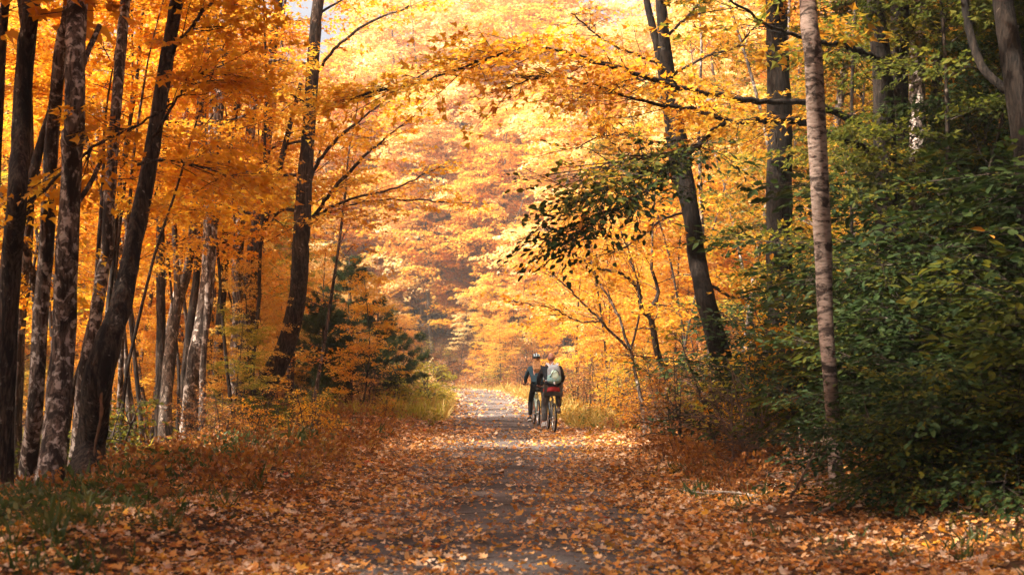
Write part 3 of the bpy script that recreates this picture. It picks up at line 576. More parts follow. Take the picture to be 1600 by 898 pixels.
fill(sap, 24, (-160, 470), (40, 60), 'young maple with layered autumn leaves among the left-hand trunks', 'young maples in the left-hand wood', ['orange', 'amber', 'yellow', 'lime', 'yellow'], (.8, 1.2), 6.2, lambda x, d: x < -8.0)
fill(tall, 40, (-220, 470), (40, 95), 'tall maple with orange leaves standing behind the left-hand trunks', 'tall maples deep in the left-hand wood', ['orange', 'amber', 'amber'], (.8, 1.1), 7.5, lambda x, d: x < -15, 2.6)
# the lit trees that close the view where the lane bends
fill(far, 96, (380, 1010), (99, 170), 'sunlit golden tree on the slope beyond the bend', 'golden trees on the slope beyond the bend', ['pale', 'yellow', 'pale', 'amber'], (.8, 1.25), 4.5, lambda x, d: x - XC(d) < -6 or x - XC(d) > 9, 2.3)
fill(sap, 44, (560, 1000), (97, 128), 'low pale gold tree at the foot of the slope beyond the bend', 'low gold trees at the foot of the far slope', ['pale', 'yellow', 'amber'], (.5, .95), 4.5, lambda x, d: x - XC(d) > 7 and x - XC(d) < 40, 1.5)
fill(sap, 9, (600, 800), (91, 101), 'small golden maple crowding the bend of the lane', 'small golden maples at the bend', ['pale', 'yellow', 'amber'], (.45, .7), 3.0, lambda x, d: -7 < x - XC(d) < 6, 1.2)
fill(sap, 1, (560, 585), (38, 41), 'little orange maple in front of the dark pines at left', 'little orange maples before the pines', ['amber', 'orange'], (.36, .46), 3.9, None, 1.0)
fill(far, 34, (-150, 420), (90, 160), 'bright amber tree far behind the left-hand wood', 'amber trees far behind the left-hand wood', ['amber', 'yellow'], (.85, 1.2), 9, None, 4)
fill(far, 34, (960, 1700), (50, 130), 'golden tree far behind the dark right-hand wood', 'golden trees far behind the right-hand wood', ['yellow', 'amber', 'pale'], (.8, 1.2), 7, None, 4)
fill(sap, 22, (440, 740), (48, 98), 'young yellow maple at the sunny left edge of the far lane', 'young yellow maples along the far left edge', ['yellow', 'amber', 'pale'], (.5, .85), 6.2, lambda x, d: x < XC(d) and x > XC(d) - 16)
fill(sap, 24, (880, 1130), (40, 98), 'young amber maple at the right edge of the far lane', 'young amber maples along the far right edge', ['amber', 'yellow', 'orange'], (.6, 1.0), 3.4, lambda x, d: x > XC(d) and x < XC(d) + 12)
# right wood
fill(sap, 16, (1080, 1650), (24, 46), 'young turning maple in the shade of the right-hand wood', 'young turning maples in the right-hand wood', ['turning', 'amber', 'lime'], (.8, 1.1), 6, lambda x, d: x > 5.0)
fill(sap, 8, (1400, 1680), (19, 28), 'green-leaved young maple between the dark right-hand trunks', 'green young maples in the right-hand wood', ['green', 'green', 'olive'], (.75, 1.05), 5.3, lambda x, d: x > 5.2, 1.0)
fill(tall, 14, (1100, 1750), (27, 60), 'tall dark-trunked maple in the right-hand wood', 'tall maples deep in the right-hand wood', ['amber', 'turning'], (.8, 1.1), 7, lambda x, d: x > 6.5, 3)
# shrubs along both edges
fill(bush, 46, (860, 1260), (20, 56), 'rusty tangled shrub at the foot of the right-hand bank', 'rusty shrubs along the right verge', ['rust', 'rust', 'lime', 'orange'], (.6, 1.15), 2.9, lambda x, d: x > XC(d) and x < XC(d) + 7, .7)
fill(bush, 22, (200, 720), (24, 70), 'rusty low shrub along the left verge', 'rusty shrubs along the left verge', ['rust', 'orange'], (.35, .75), 3.0, lambda x, d: x < XC(d) and x > XC(d) - 8, .7)
fill(herb, 30, (-40, 520), (18, 45), 'leafy yellow-green plant among the feet of the left-hand trunks', 'leafy plants under the left-hand trees', ['olive', 'grass', 'olive', 'grass', 'lime'], (.5, 1.2), 4.6, lambda x, d: x < XC(d) and x > XC(d) - 11, .6)
fill(bush, 26, (600, 960), (84, 112), 'rust and green shrub on the bank behind the bend', 'shrubs on the bank behind the bend', ['rust', 'lime', 'rust'], (.8, 1.5), 2.6, lambda x, d: x > XC(d), 1)
fill(herb, 22, (520, 720), (44, 88), 'pale yellow plant at the sunny left edge of the lane', 'pale plants at the far left edge', ['pale', 'lime', 'yellow'], (.8, 1.8), 2.4, lambda x, d: x < XC(d) and x > XC(d) - 5, .8)
fill(tall, 7, (430, 600), (88, 106), 'tall golden maple on the inside of the bend', 'tall golden maples inside the bend', ['yellow', 'amber', 'pale'], (1.0, 1.3), 4.5, lambda x, d: x < XC(d) - 12, 2.5)
fill(far, 16, (520, 900), (128, 175), 'tallest golden tree high on the far slope', 'tallest golden trees high on the far slope', ['pale', 'yellow'], (1.35, 1.7), 4.5, lambda x, d: x > XC(d) + 12, 4)
fill(far, 8, (380, 620), (112, 150), 'tall orange tree beyond the left woods, filling the gap beside the lane', 'tall orange trees beyond the left woods', ['amber', 'orange'], (1.3, 1.6), 6, None, 3)
for k in (pole, tall, sap, far, bush, herb): k.clean()

# ------------------------------------------------------------------ unseen trees added beside the camera to shade the near lane
canopy = Kind(lambda i: make_tree('maple_tree', 't', 'tree', 'g', 600 + i, 17, .19, 7.0, 30, 4.0, 'orange', 'grey', .24, 34, 'clump', slen=1.2, low_long=.6), 4)
rng = np.random.default_rng(5)
for x, y in [(-8.4, 1), (-7.5, 7), (-12.5, 4.5), (-12.5, 10.5), (-12, -2), (-6.5, -5), (-4.5, -2.5), (-16, 7), (-5.5, 3), (-8.8, 11.5), (-9.8, 15.2)]:
    canopy.place(rng, x, y, 'tall orange maple added out of sight left of the camera for shade', 'unseen shade maples left of the camera', rng.uniform(.85, 1.1), M['orange'])
for x, y in [(7.5, 8), (6.9, 12.5), (10, 12), (9.5, 16.5), (12.5, 18), (5.2, 5.5), (8, 14.5), (7.6, 3)]:
    canopy.place(rng, x, y, 'tall maple added out of sight right of the camera for shade', 'unseen shade maples right of the camera', rng.uniform(.8, 1.0), M['turning'])
canopy.clean()

# ------------------------------------------------------------------ dark green beeches spilling over the right verge
def beech(i, H, az, n=40, L=2.2): return make_tree('beech_sapling', 't', 'tree', 'g', 700 + i, H, .032, .55, n, L, 'green', 'bark', .135, 12, 'oval', slen=.85, el=(-8, 24), az=az, sec=4, sp=3, regular=True, width=.34, droop=.22, stems=4, low_long=.9, jit=.28)
bk = Kind(lambda i: beech(i, (2.6, 3.3, 4.4, 3.6, 2.4)[i], (205, 62), (21, 28, 32, 28, 20)[i]), 5)
rng = np.random.default_rng(21)
spots = [(3.85, 14.6, 4, .5), (4.4, 14.2, 4, .5), (4.9, 14.0, 4, .62), (6.4, 14.2, 0, .95), (5.6, 15.2, 4, .85), (6.8, 15.6, 3, .95), (7.8, 15.0, 1, 1.1), (5.5, 17.2, 1, .85), (6.4, 17.6, 3, 1.05), (7.6, 17.4, 1, 1.2), (8.2, 18.8, 2, 1.1), (5.4, 19.4, 3, .9), (6.8, 20, 3, 1.1), (7.2, 21.7, 2, 1.0),
         (9, 21.2, 2, 1.15), (6.1, 22.6, 3, .9), (7.5, 24.2, 2, .95), (6.4, 26.8, 3, .8), (9.6, 19.7, 2, 1.15), (4.9, 16.8, 4, .7), (5.2, 21.6, 4, .9), (5.0, 24.2, 3, .75), (4.9, 27.5, 4, .95)]
for x, y, k, sc in spots:
    i = k; rz = rng.normal(0, .45); loc = (x, y, float(gz(x, y)))
    lab = 'low dark green beech bush at the front of the right verge' if y < 16 and sc < 1.0 else 'dark green beech sapling massed over the right verge'
    grp = 'low beech bushes on the right verge' if y < 16 and sc < 1.0 else 'beech saplings massed at right'
    if not bk.used[i]:
        bk.used[i] = True; o = bk.p[i]; o.location = loc; o.rotation_euler = (0, 0, rz); o.scale = (sc,) * 3; o['label'] = lab; o['group'] = grp
    else: o = dup(bk.p[i], loc, rz, sc, lab, grp)
    if rng.uniform() < .12:
        for c in o.children:
            if c.name.split('.')[0] == 'crown': c.material_slots[0].link = 'OBJECT'; c.material_slots[0].material = M['olive']
bk.clean()

bare = Kind(lambda i: make_tree('shrub', 't', 'shrub', 'g', 560 + i, 1.5, .012, .1, 46, .9, 'rust', 'brown wood', .06, 2, stems=9, slen=.4, sec=3, sp=1, el=(-5, 50)), 3)
rng = np.random.default_rng(91)
for k in range(26):
    y = rng.uniform(14.5, 34); bare.place(rng, XC(y) + rng.uniform(3.2, 6.0), y, 'bare tangled brown shrub under the green beeches', 'bare brown shrubs on the right verge', rng.uniform(.5, 1.0))
bare.clean()

# ------------------------------------------------------------------ white pine among the left-hand maples
def pine(name, label, loc, H, seed, grp=None):
    rng = np.random.default_rng(seed); root = thing(name, label, 'pine tree', loc, 0, grp); g = Geo(); gl = Geo()
    tube_geo(g, [(0, 0, -.2), (.05, 0, H * .5), (0, 0, H)], [.14, .09, .015], 8)
    O = []; D = []
    for h in np.sort(rng.uniform(.35, H - .2, int(H * 11))):
        for a in [rng.uniform(0, 6.28)]:
            l = (H - h) * .5 * rng.uniform(.45, 1.2) + .3; d = np.array((math.cos(a), math.sin(a), rng.uniform(.05, .45))); pts = [np.array((0, 0, h)) + d * l * t + np.array((0, 0, .12 * l * t * t)) for t in (0, .33, .66, 1)]
            tube_geo(g, pts, [.022, .016, .01, .004], 4, cap=False)
            for k in range(int(l * 26)):
                t = rng.uniform(.2, 1); p = pts[0] + d * l * t + np.array((0, 0, .12 * l * t * t)); s = np.cross(d, (0, 0, 1)) * rng.uniform(-1, 1) * .38 * l * (1.1 - t)
                O.append(p + s + rng.normal(0, .05, 3)); D.append(norm(d + s * .8 + rng.normal(0, .2, 3)))
    O = np.array(O); D = np.array(D); K = 38; n = len(O)
    ax = np.repeat(D, K, 0) + rng.normal(0, .55, (n * K, 3)); leaves_geo(gl, np.repeat(O, K, 0) + rng.normal(0, .02, (n * K, 3)), ax, rng.normal(0, 1, (n * K, 3)), rng.uniform(.09, .2, n * K), 'needle')
    gl.build('needles', M['needle'], root); g.build('trunk', M['bark'], root); return root
SH['needle'] = (np.array([(0, -.03, 0), (1, -.015, 0), (1, .015, 0), (0, .03, 0)], float), [[0, 1, 2, 3]])
for (px, d, H, lab) in [(545, 45, 4.9, 'dark green pine, the tallest of the pines beside the lane at left'), (505, 42, 3.6, 'small dark pine crowded against the bowed leaning maple'), (590, 48, 3.4, 'short bushy pine nearest to the sunny grass at left')]:
    x = PX(px, d); pine('pine_tree', lab, (x, d, float(gz(x, d))), H, int(px))

# ------------------------------------------------------------------ grass and low ground plants
def blades(name, label, n, y0, y1, tl, tr_, h, mat, seed, dens_, lean=.6):
    rng = np.random.default_rng(seed); cl = max(1, n // 14)
    y = y0 * (y1 / y0) ** rng.uniform(0, 1, cl); t = rng.uniform(tl, tr_, cl); k = rng.uniform(0, 1, cl) < dens_(t, y); y, t = y[k], t[k]; m = len(y)
    x = np.repeat(t + XC(y), 14) + rng.normal(0, .06, m * 14); y = np.repeat(y, 14) + rng.normal(0, .06, m * 14); z = gz(x, y)
    ax = np.stack([rng.normal(0, lean, m * 14), rng.normal(0, lean, m * 14), np.ones(m * 14)], -1); g = Geo()
    leaves_geo(g, np.stack([x, y, z - .01], -1), ax, rng.normal(0, 1, (m * 14, 3)), h * np.repeat(rng.lognormal(-.1, .35, m), 14) * rng.uniform(.5, 1.3, m * 14), 'blade')
    o = g.build(name, M[mat]); o['kind'] = 'stuff'; o['label'] = label; o['category'] = 'grass'
patch = lambda t, y: .5 + .5 * np.sin(t * 1.7 + y * .6) * np.cos(y * .9 - t)
blades('grass', 'green grass growing on the near left verge', 38000, 7.5, 30, -7, -2.3, .17, 'grass', 31, lambda t, y: np.clip(patch(t, y) * 1.2 - .1, 0, 1) * sst(-t, 2.2, 4.2))
blades('grass', 'sparse green grass on the near right verge', 9000, 8, 30, 2.2, 5, .16, 'grass', 32, lambda t, y: np.clip(patch(t, y) - .3, 0, 1))
blades('grass', 'sunlit straw coloured grass edging the far lane', 46000, 40, 100, -4.6, -1.6, .20, 'straw', 33, lambda t, y: np.clip(patch(t, y) + .3, 0, 1))
blades('grass', 'dry pale grass on the right edge of the far lane', 30000, 36, 100, 1.7, 3.6, .24, 'straw', 34, lambda t, y: np.clip(patch(t, y) + .2, 0, 1))
blades('grass', 'yellow green grass mixed into the far verges', 26000, 38, 98, -4.8, -1.8, .26, 'lime', 35, lambda t, y: np.clip(patch(t, y * 1.3) - .1, 0, 1))

def plants(name, label, n, y0, y1, tl, tr_, h, ls, K, mat, seed, dens_, shape='oval'):
    rng = np.random.default_rng(seed); y = y0 * (y1 / y0) ** rng.uniform(0, 1, n); t = rng.uniform(tl, tr_, n); k = rng.uniform(0, 1, n) < dens_(t, y); y, t = y[k], t[k]; x = t + XC(y); m = len(x)
    O = np.stack([x, y, gz(x, y)], -1); D = np.stack([rng.normal(0, .5, m), rng.normal(0, .5, m), rng.uniform(.5, 1.3, m)], -1); L = h * rng.uniform(.5, 1.3, m); g = Geo()
    twigs_geo(g, O, D, L, .004, 1, .2); sprays_geo(g, rng, O, D, L, K, ls, shape, .45, 0, .5, False, .2)
    o = g.build(name, [M[mat], M['twig']]); o['kind'] = 'stuff'; o['label'] = label; o['category'] = 'undergrowth'
plants('undergrowth', 'low rust brown undergrowth along the left bank', 2400, 15, 56, -7.5, -2.2, .32, .075, 14, 'rust', 41, lambda t, y: np.clip(patch(t * .8, y * .7) + .2, 0, 1) * sst(-t, 2.0, 3.0))
plants('undergrowth', 'low green leafy plants on the left verge', 2600, 9, 40, -8, -2.9, .22, .07, 12, 'grass', 42, lambda t, y: np.clip(1.0 - patch(t * .8, y * .7), 0, 1) * sst(-t, 2.4, 4.5))
plants('undergrowth', 'rust brown undergrowth on the right bank', 4200, 17, 70, 2.5, 7, .42, .075, 14, 'rust', 43, lambda t, y: np.clip(patch(t, y * .7) + .3, 0, 1) * sst(t, 2.2, 3.2))
plants('undergrowth', 'rust coloured ferns covering the bank behind the bend', 5200, 84, 124, 2.6, 26, .6, .14, 12, 'rust', 44, lambda t, y: .8 + 0 * t)
plants('undergrowth', 'yellow leafy ground plants deep in the left-hand wood', 3000, 22, 80, -26, -6, .6, .12, 14, 'lime', 45, lambda t, y: .8 + 0 * t)
plants('undergrowth', 'dark leafy ground plants in the right-hand wood', 2600, 15, 60, 6, 26, .6, .12, 14, 'turning', 46, lambda t, y: .8 + 0 * t)

# ------------------------------------------------------------------ fallen sticks
def stick(label, px, r0, mat, seed, sub=()):
    """px: (x, y) ground pixels -> a stick lying on the ground"""
    rng = np.random.default_rng(seed); pts = []
    for a, b, lift in px:
        d = 30.
        for _ in range(25):
            p = P(a, b, d); z = float(gz(p[0], p[1])) + r0 + lift; d += (p[2] - z) * 6; d = min(max(d, 7), 90)
        p = P(a, b, d); pts.append((p[0], p[1], float(gz(p[0], p[1])) + r0 + lift))
    pts = np.array(pts); c = pts[0].copy(); n = len(pts) * 6; q = catmull(pts, n) + rng.normal(0, r0 * .35, (n, 3)); root = thing('fallen_branch', label, 'branch', tuple(c))
    g = Geo(); tube_geo(g, q - c, np.linspace(r0, r0 * .35, n), 7, 0, .15, rng); g.build('limb', mat, root)
    for t, dx, dy, dz in sub:
        g = Geo(); s = q[int(t * (n - 1))] - c; e = s + np.array((dx, dy, dz)); tube_geo(g, [s, (s + e) / 2 + rng.normal(0, .02, 3), e], [r0 * .5, r0 * .4, r0 * .2], 5, 0, .1, rng); g.build('side_twig', mat, root)
stick('bleached crooked stick lying on the left verge', [(477, 671, .0), (496, 673, .03), (515, 677, .04), (530, 679, .02), (544, 683, .0)], .04, M['deadwood'], 1, [(.6, .25, .2, .1), (.35, -.2, .25, .08)])
stick('long pale branch lying across the leaves by the right verge', [(1210, 795, .0), (1180, 777, .03), (1150, 770, .03), (1110, 770, .02), (1075, 766, .0), (1030, 762, .0)], .022, M['deadwood'], 2, [(.3, -.5, .2, .03), (.5, -.4, -.15, .02)])
stick('dark fallen branch half under the beech bushes', [(1262, 805, .0), (1300, 785, .05), (1330, 770, .12), (1370, 755, .2)], .022, M['brown wood'], 3, [(.5, .4, .1, .05)])
stick('slanting dead stem propped against the green bushes', [(1232, 782, .0), (1250, 750, .25), (1270, 712, .55), (1278, 690, .75)], .016, M['brown wood'], 4)
stick('forked grey stick among the leaves at the lower right corner', [(1530, 805, .0), (1545, 785, .06), (1565, 760, .2), (1590, 735, .3)], .018, M['deadwood'], 5, [(.3, .2, -.3, .0), (.6, -.15, .1, .1)])
stick('thin dead twig lying low beside the forked grey stick', [(1500, 850, .0), (1520, 830, .02), (1545, 812, .02), (1575, 800, .02)], .012, M['brown wood'], 6)

plants('undergrowth', 'mixed yellow and green weeds in the far verge grass', 900, 36, 95, -4.8, -1.7, .45, .07, 12, 'lime', 47, lambda t, y: np.clip(patch(t * 1.4, y), 0, 1))
plants('undergrowth', 'mixed rusty and green weeds in the right verge grass', 900, 30, 95, 1.7, 4.0, .45, .07, 12, 'turning', 48, lambda t, y: np.clip(patch(t * 1.4, y), 0, 1))

rng = np.random.default_rng(66); g = Geo(); n = 2600; y = 7 * (60 / 7) ** rng.uniform(0, 1, n); t = rng.uniform(-6, 6, n); k = (np.abs(t) > 1.0) | (rng.uniform(0, 1, n) < .35); y, t = y[k], t[k]; x = t + XC(y); a = rng.uniform(0, 6.28, len(y))
twigs_geo(g, np.stack([x, y, np.maximum(gz(x, y), path_z(t)) + .03], -1), np.stack([np.cos(a), np.sin(a), rng.normal(.03, .08, len(y))], -1), rng.uniform(.12, .5, len(y)), .005, 0, .05)
o = g.build('fallen_twigs', M['twig']); o['kind'] = 'stuff'; o['label'] = 'small dark twigs scattered among the fallen leaves'; o['category'] = 'twigs'

# ------------------------------------------------------------------ two cyclists
M['skin'] = plain('skin', (.50, .23, .155), .6, var=.08)
M['navy'] = plain('black navy fleece', (.010, .013, .020), .9, var=.3)
M['teal'] = plain('teal sweatshirt', (.016, .046, .066), .9, var=.25)
M['red'] = plain('red shirt hem', (.33, .014, .018), .8, var=.1)
M['charcoal'] = plain('charcoal trousers', (.085, .085, .086), .9, var=.25)
M['black'] = plain('black leggings', (.010, .010, .012), .8, var=.2)
M['white'] = plain('white rubber', (.62, .60, .58), .6)
M['shoe'] = plain('grey white shoe', (.40, .39, .39), .7, var=.3)
M['canvas'] = plain('black canvas shoe', (.012, .012, .014), .8)
M['hair'] = plain('ginger blond hair', (.42, .20, .075), .6, var=.4, vscale=40)
M['stubble'] = plain('short brown hair', (.30, .15, .10), .7, var=.2)
M['rubber'] = plain('tyre rubber', (.015, .015, .015), .8)
M['alloy'] = plain('brushed alloy', (.55, .55, .56), .35, 1)
M['steel blue'] = plain('blue grey frame paint', (.16, .22, .25), .35, spec=.5)
M['mint'] = plain('pale mint frame paint', (.36, .50, .45), .35, spec=.5)
M['saddle'] = plain('black saddle', (.012, .012, .013), .5)
M['helmet'] = plain('dark helmet shell', (.015, .022, .028), .35, spec=.5)
M['helmet pale'] = plain('pale blue helmet band', (.42, .58, .62), .4)
M['pack grey'] = plain('grey backpack cloth', (.34, .38, .43), .8, var=.25)
M['pack teal'] = plain('teal grey backpack cloth', (.25, .44, .45), .8, var=.2)
M['pack mint'] = plain('mint backpack pocket', (.60, .82, .72), .8, var=.1)
M['webbing'] = plain('white webbing', (.74, .74, .76), .8, var=.2)
M['blackweb'] = plain('black webbing', (.012, .012, .014), .8)

def skin(name, nodes_, edges, mat, parent, root, sub=2):
    ks = list(nodes_); me = bpy.data.meshes.new(name); me.from_pydata([nodes_[k][0] for k in ks], [(ks.index(a), ks.index(b)) for a, b in edges], [])
    o = bpy.data.objects.new(name, me); COL.objects.link(o); md = o.modifiers.new('Skin', 'SKIN'); md.use_smooth_shade = True
    for i, k in enumerate(ks):
        r = nodes_[k][1]; sv = me.skin_vertices[0].data[i]; sv.radius = r if isinstance(r, tuple) else (r, r); sv.use_root = (k == root)
    o.modifiers.new('Sub', 'SUBSURF').levels = sub
    dg = bpy.context.evaluated_depsgraph_get(); dg.update(); nm = bpy.data.meshes.new_from_object(o.evaluated_get(dg)); bpy.data.objects.remove(o)
    nm.materials.clear(); nm.materials.append(mat)
    for p in nm.polygons: p.use_smooth = True
    ob = bpy.data.objects.new(name, nm); COL.objects.link(ob); ob.parent = parent; nm.name = name; return ob

def ellipsoid(g, c, r, n=16, m=12, mi=0, z0=-1., bump=None):
    th = np.linspace(0, 2 * np.pi, n, endpoint=False); zz = np.linspace(math.asin(z0), np.pi / 2, m); V = []
    for q in zz: V.append(np.stack([np.cos(th) * np.cos(q), np.sin(th) * np.cos(q), np.full(n, np.sin(q))], -1))
    V = np.array(V).reshape(-1, 3)
    if bump: V = bump(V)
    V = V * np.array(r) + np.array(c); i = np.arange(m - 1)[:, None] * n; j = np.arange(n)[None]; j2 = (j + 1) % n
    g.add(V, np.stack([i + j, i + j2, i + n + j2, i + n + j], -1).reshape(-1, 4), mi)

def torus(g, c, R_, r, n=48, m=8, mi=0, flat=1.0):
    a = np.linspace(0, 2 * np.pi, n, endpoint=False); b = np.linspace(0, 2 * np.pi, m, endpoint=False); A, B_ = np.meshgrid(a, b, indexing='ij')
    V = np.stack([r * flat * np.sin(B_), (R_ + r * np.cos(B_)) * np.cos(A), (R_ + r * np.cos(B_)) * np.sin(A)], -1).reshape(-1, 3) + np.array(c)
    i = np.arange(n)[:, None]; j = np.arange(m)[None]; f = np.stack([i * m + j, ((i + 1) % n) * m + j, ((i + 1) % n) * m + (j + 1) % m, i * m + (j + 1) % m], -1).reshape(-1, 4); g.add(V, f, mi)

def rod(pts, r, mat, name, parent, n=8):
    g = Geo(); pts = np.array(pts, float); rr = np.full(len(pts), r) if np.isscalar(r) else np.array(r); tube_geo(g, pts, rr, n); return g.build(name, mat, parent)

def bicycle(label, loc, rz, paint, crank=90):
    root = thing('bicycle', label, 'bicycle', loc, rz); A = np.array
    RA, FA, BB, ST, HT, HB = A((0, -.5, .345)), A((0, .60, .345)), A((0, -.04, .30)), A((0, -.22, .80)), A((0, .36, .86)), A((0, .40, .70))
    g = Geo()
    for p, q, r in [(BB, ST, .017), (ST, HT, .017), (BB, HB, .02), (HB, HT, .021)]: tube_geo(g, [p, q], [r, r], 10)
    for s in (-1, 1):
        x = A((s * .055, 0, 0)); tube_geo(g, [BB + x * .6, RA + x], [.011, .009], 8); tube_geo(g, [ST + x * .3, RA + x], [.009, .008], 8)
    g.build('frame', M[paint], root)
    g = Geo()
    for s in (-1, 1): tube_geo(g, [HB + A((s * .05, 0, 0)), (HB + FA) / 2 + A((s * .055, -.01, 0)), FA + A((s * .055, 0, 0))], [.014, .012, .009], 8)
    tube_geo(g, [HB + A((-.06, 0, 0)), HB + A((.06, 0, 0))], [.014, .014], 8); g.build('fork', M[paint], root)
    for c in (RA, FA):
        wh = bpy.data.objects.new('wheel', None); COL.objects.link(wh); wh.parent = root; wh.location = c
        g = Geo(); torus(g, (0, 0, 0), .322, .024, 56, 10); g.build('tyre', M['rubber'], wh)
        g = Geo(); torus(g, (0, 0, 0), .292, .011, 56, 8, flat=1.2); g.build('rim', M['alloy'], wh)
        g = Geo()
        for k in range(28):
            a = k / 28 * 6.283; s = 1 if k % 2 else -1; tube_geo(g, [A((s * .03, .02 * math.cos(a + s), .02 * math.sin(a + s))), A((0, .287 * math.cos(a), .287 * math.sin(a)))], [.0014, .0014], 3, cap=False)
        g.build('spokes', M['alloy'], wh)
        g = Geo(); tube_geo(g, [(-.055, 0, 0), (-.03, 0, 0), (.03, 0, 0), (.055, 0, 0)], [.012, .024, .024, .012], 10); g.build('hub', M['alloy'], wh)
    rod([ST, ST + A((0, -.045, .13))], .0135, M['alloy'], 'seat_post', root)
    g = Geo(); ellipsoid(g, (0, -.27, .95), (.085, .11, .035), 16, 10, bump=lambda V: V * np.stack([1 + 0 * V[:, 0], 1 + 0 * V[:, 0], np.where(V[:, 2] < 0, .6, 1)], -1)); tube_geo(g, [(0, -.25, .955), (0, -.12, .962), (0, -.02, .955)], [.05, .032, .018], 10); g.build('saddle', M['saddle'], root)
    hb = rod(catmull(A([(-.31, .30, 1.06), (-.2, .34, 1.06), (-.08, .40, 1.02), (0, .41, 1.0), (.08, .40, 1.02), (.2, .34, 1.06), (.31, .30, 1.06)]), 25), .012, M['alloy'], 'handlebar', root)
    for s in (-1, 1): rod([(s * .20, .34, 1.06), (s * .315, .298, 1.06)], .018, M['rubber'], 'grip', hb)
    rod([HT, (0, .38, .95), (0, .41, 1.0)], .016, M['alloy'], 'stem', root)
    # chain ring, cranks and pedals
    g = Geo(); torus(g, BB + A((.05, 0, 0)), .085, .006, 32, 6); torus(g, BB + A((.05, 0, 0)), .05, .005, 24, 6); tube_geo(g, [BB + A((-.06, 0, 0)), BB + A((.06, 0, 0))], [.018, .018], 10); g.build('chain_ring', M['alloy'], root)
    g = Geo(); torus(g, RA + A((.035, 0, 0)), .04, .008, 20, 6); g.build('sprocket', M['alloy'], root)
    for s, a in ((-1, 0), (1, 180)):
        v = A((0, math.sin(R(a)) * .17, -math.cos(R(a)) * .17)) if crank == 90 else A((0, .02 * s, -.17 if a == 0 else .17))
        c = rod([BB + A((s * .07, 0, 0)), BB + A((s * .085, 0, 0)) + v], .011, M['alloy'], 'crank', root)
        g = Geo(); p = BB + v + A((s * .165, 0, 0)); tube_geo(g, [p - A((.065, 0, 0)), p + A((.045, 0, 0))], [.03, .03], 4); g.v[-1] = ((g.v[-1] - p) * A((1, 1.4, .45)) + p).astype(np.float32); g.build('pedal', M['rubber'], c)
    return root

def shoe(name, ankle, mats, parent, yaw=0., pitch=0.):
    """a trainer: upper and white sole"""
    g = Geo()
    def low(V):
        V = V.copy(); V[:, 2] = np.where(V[:, 2] < -.3, -.3, V[:, 2]) ; V[:, 2] *= np.where(V[:, 1] > .1, 1 - .45 * np.clip(V[:, 1], 0, 1), 1); return V
    ellipsoid(g, (0, .07, -.03), (.05, .145, .075), 16, 12, bump=low); me = Matrix.Translation(ankle) @ Matrix.Rotation(yaw, 4, 'Z') @ Matrix.Rotation(pitch, 4, 'X')
    up = g.build(name, M[mats[0]], parent); up.data.transform(me)
    g = Geo(); a = np.linspace(0, 2 * np.pi, 20, endpoint=False); w_ = .052 * (1 - .12 * np.sin(a)); c = np.stack([w_ * np.cos(a), .07 + .15 * np.sin(a)], -1)
    V = np.vstack([np.c_[c, np.full(20, -.085)], np.c_[c, np.full(20, -.052)]]); j = np.arange(20); g.add(V, np.stack([j, (j + 1) % 20, 20 + (j + 1) % 20, 20 + j], -1), 0, False); g.more([j[::-1]], 0); g.more([20 + j], 0)
    so = g.build('sole', M[mats[1]], up); so.data.transform(me); return up

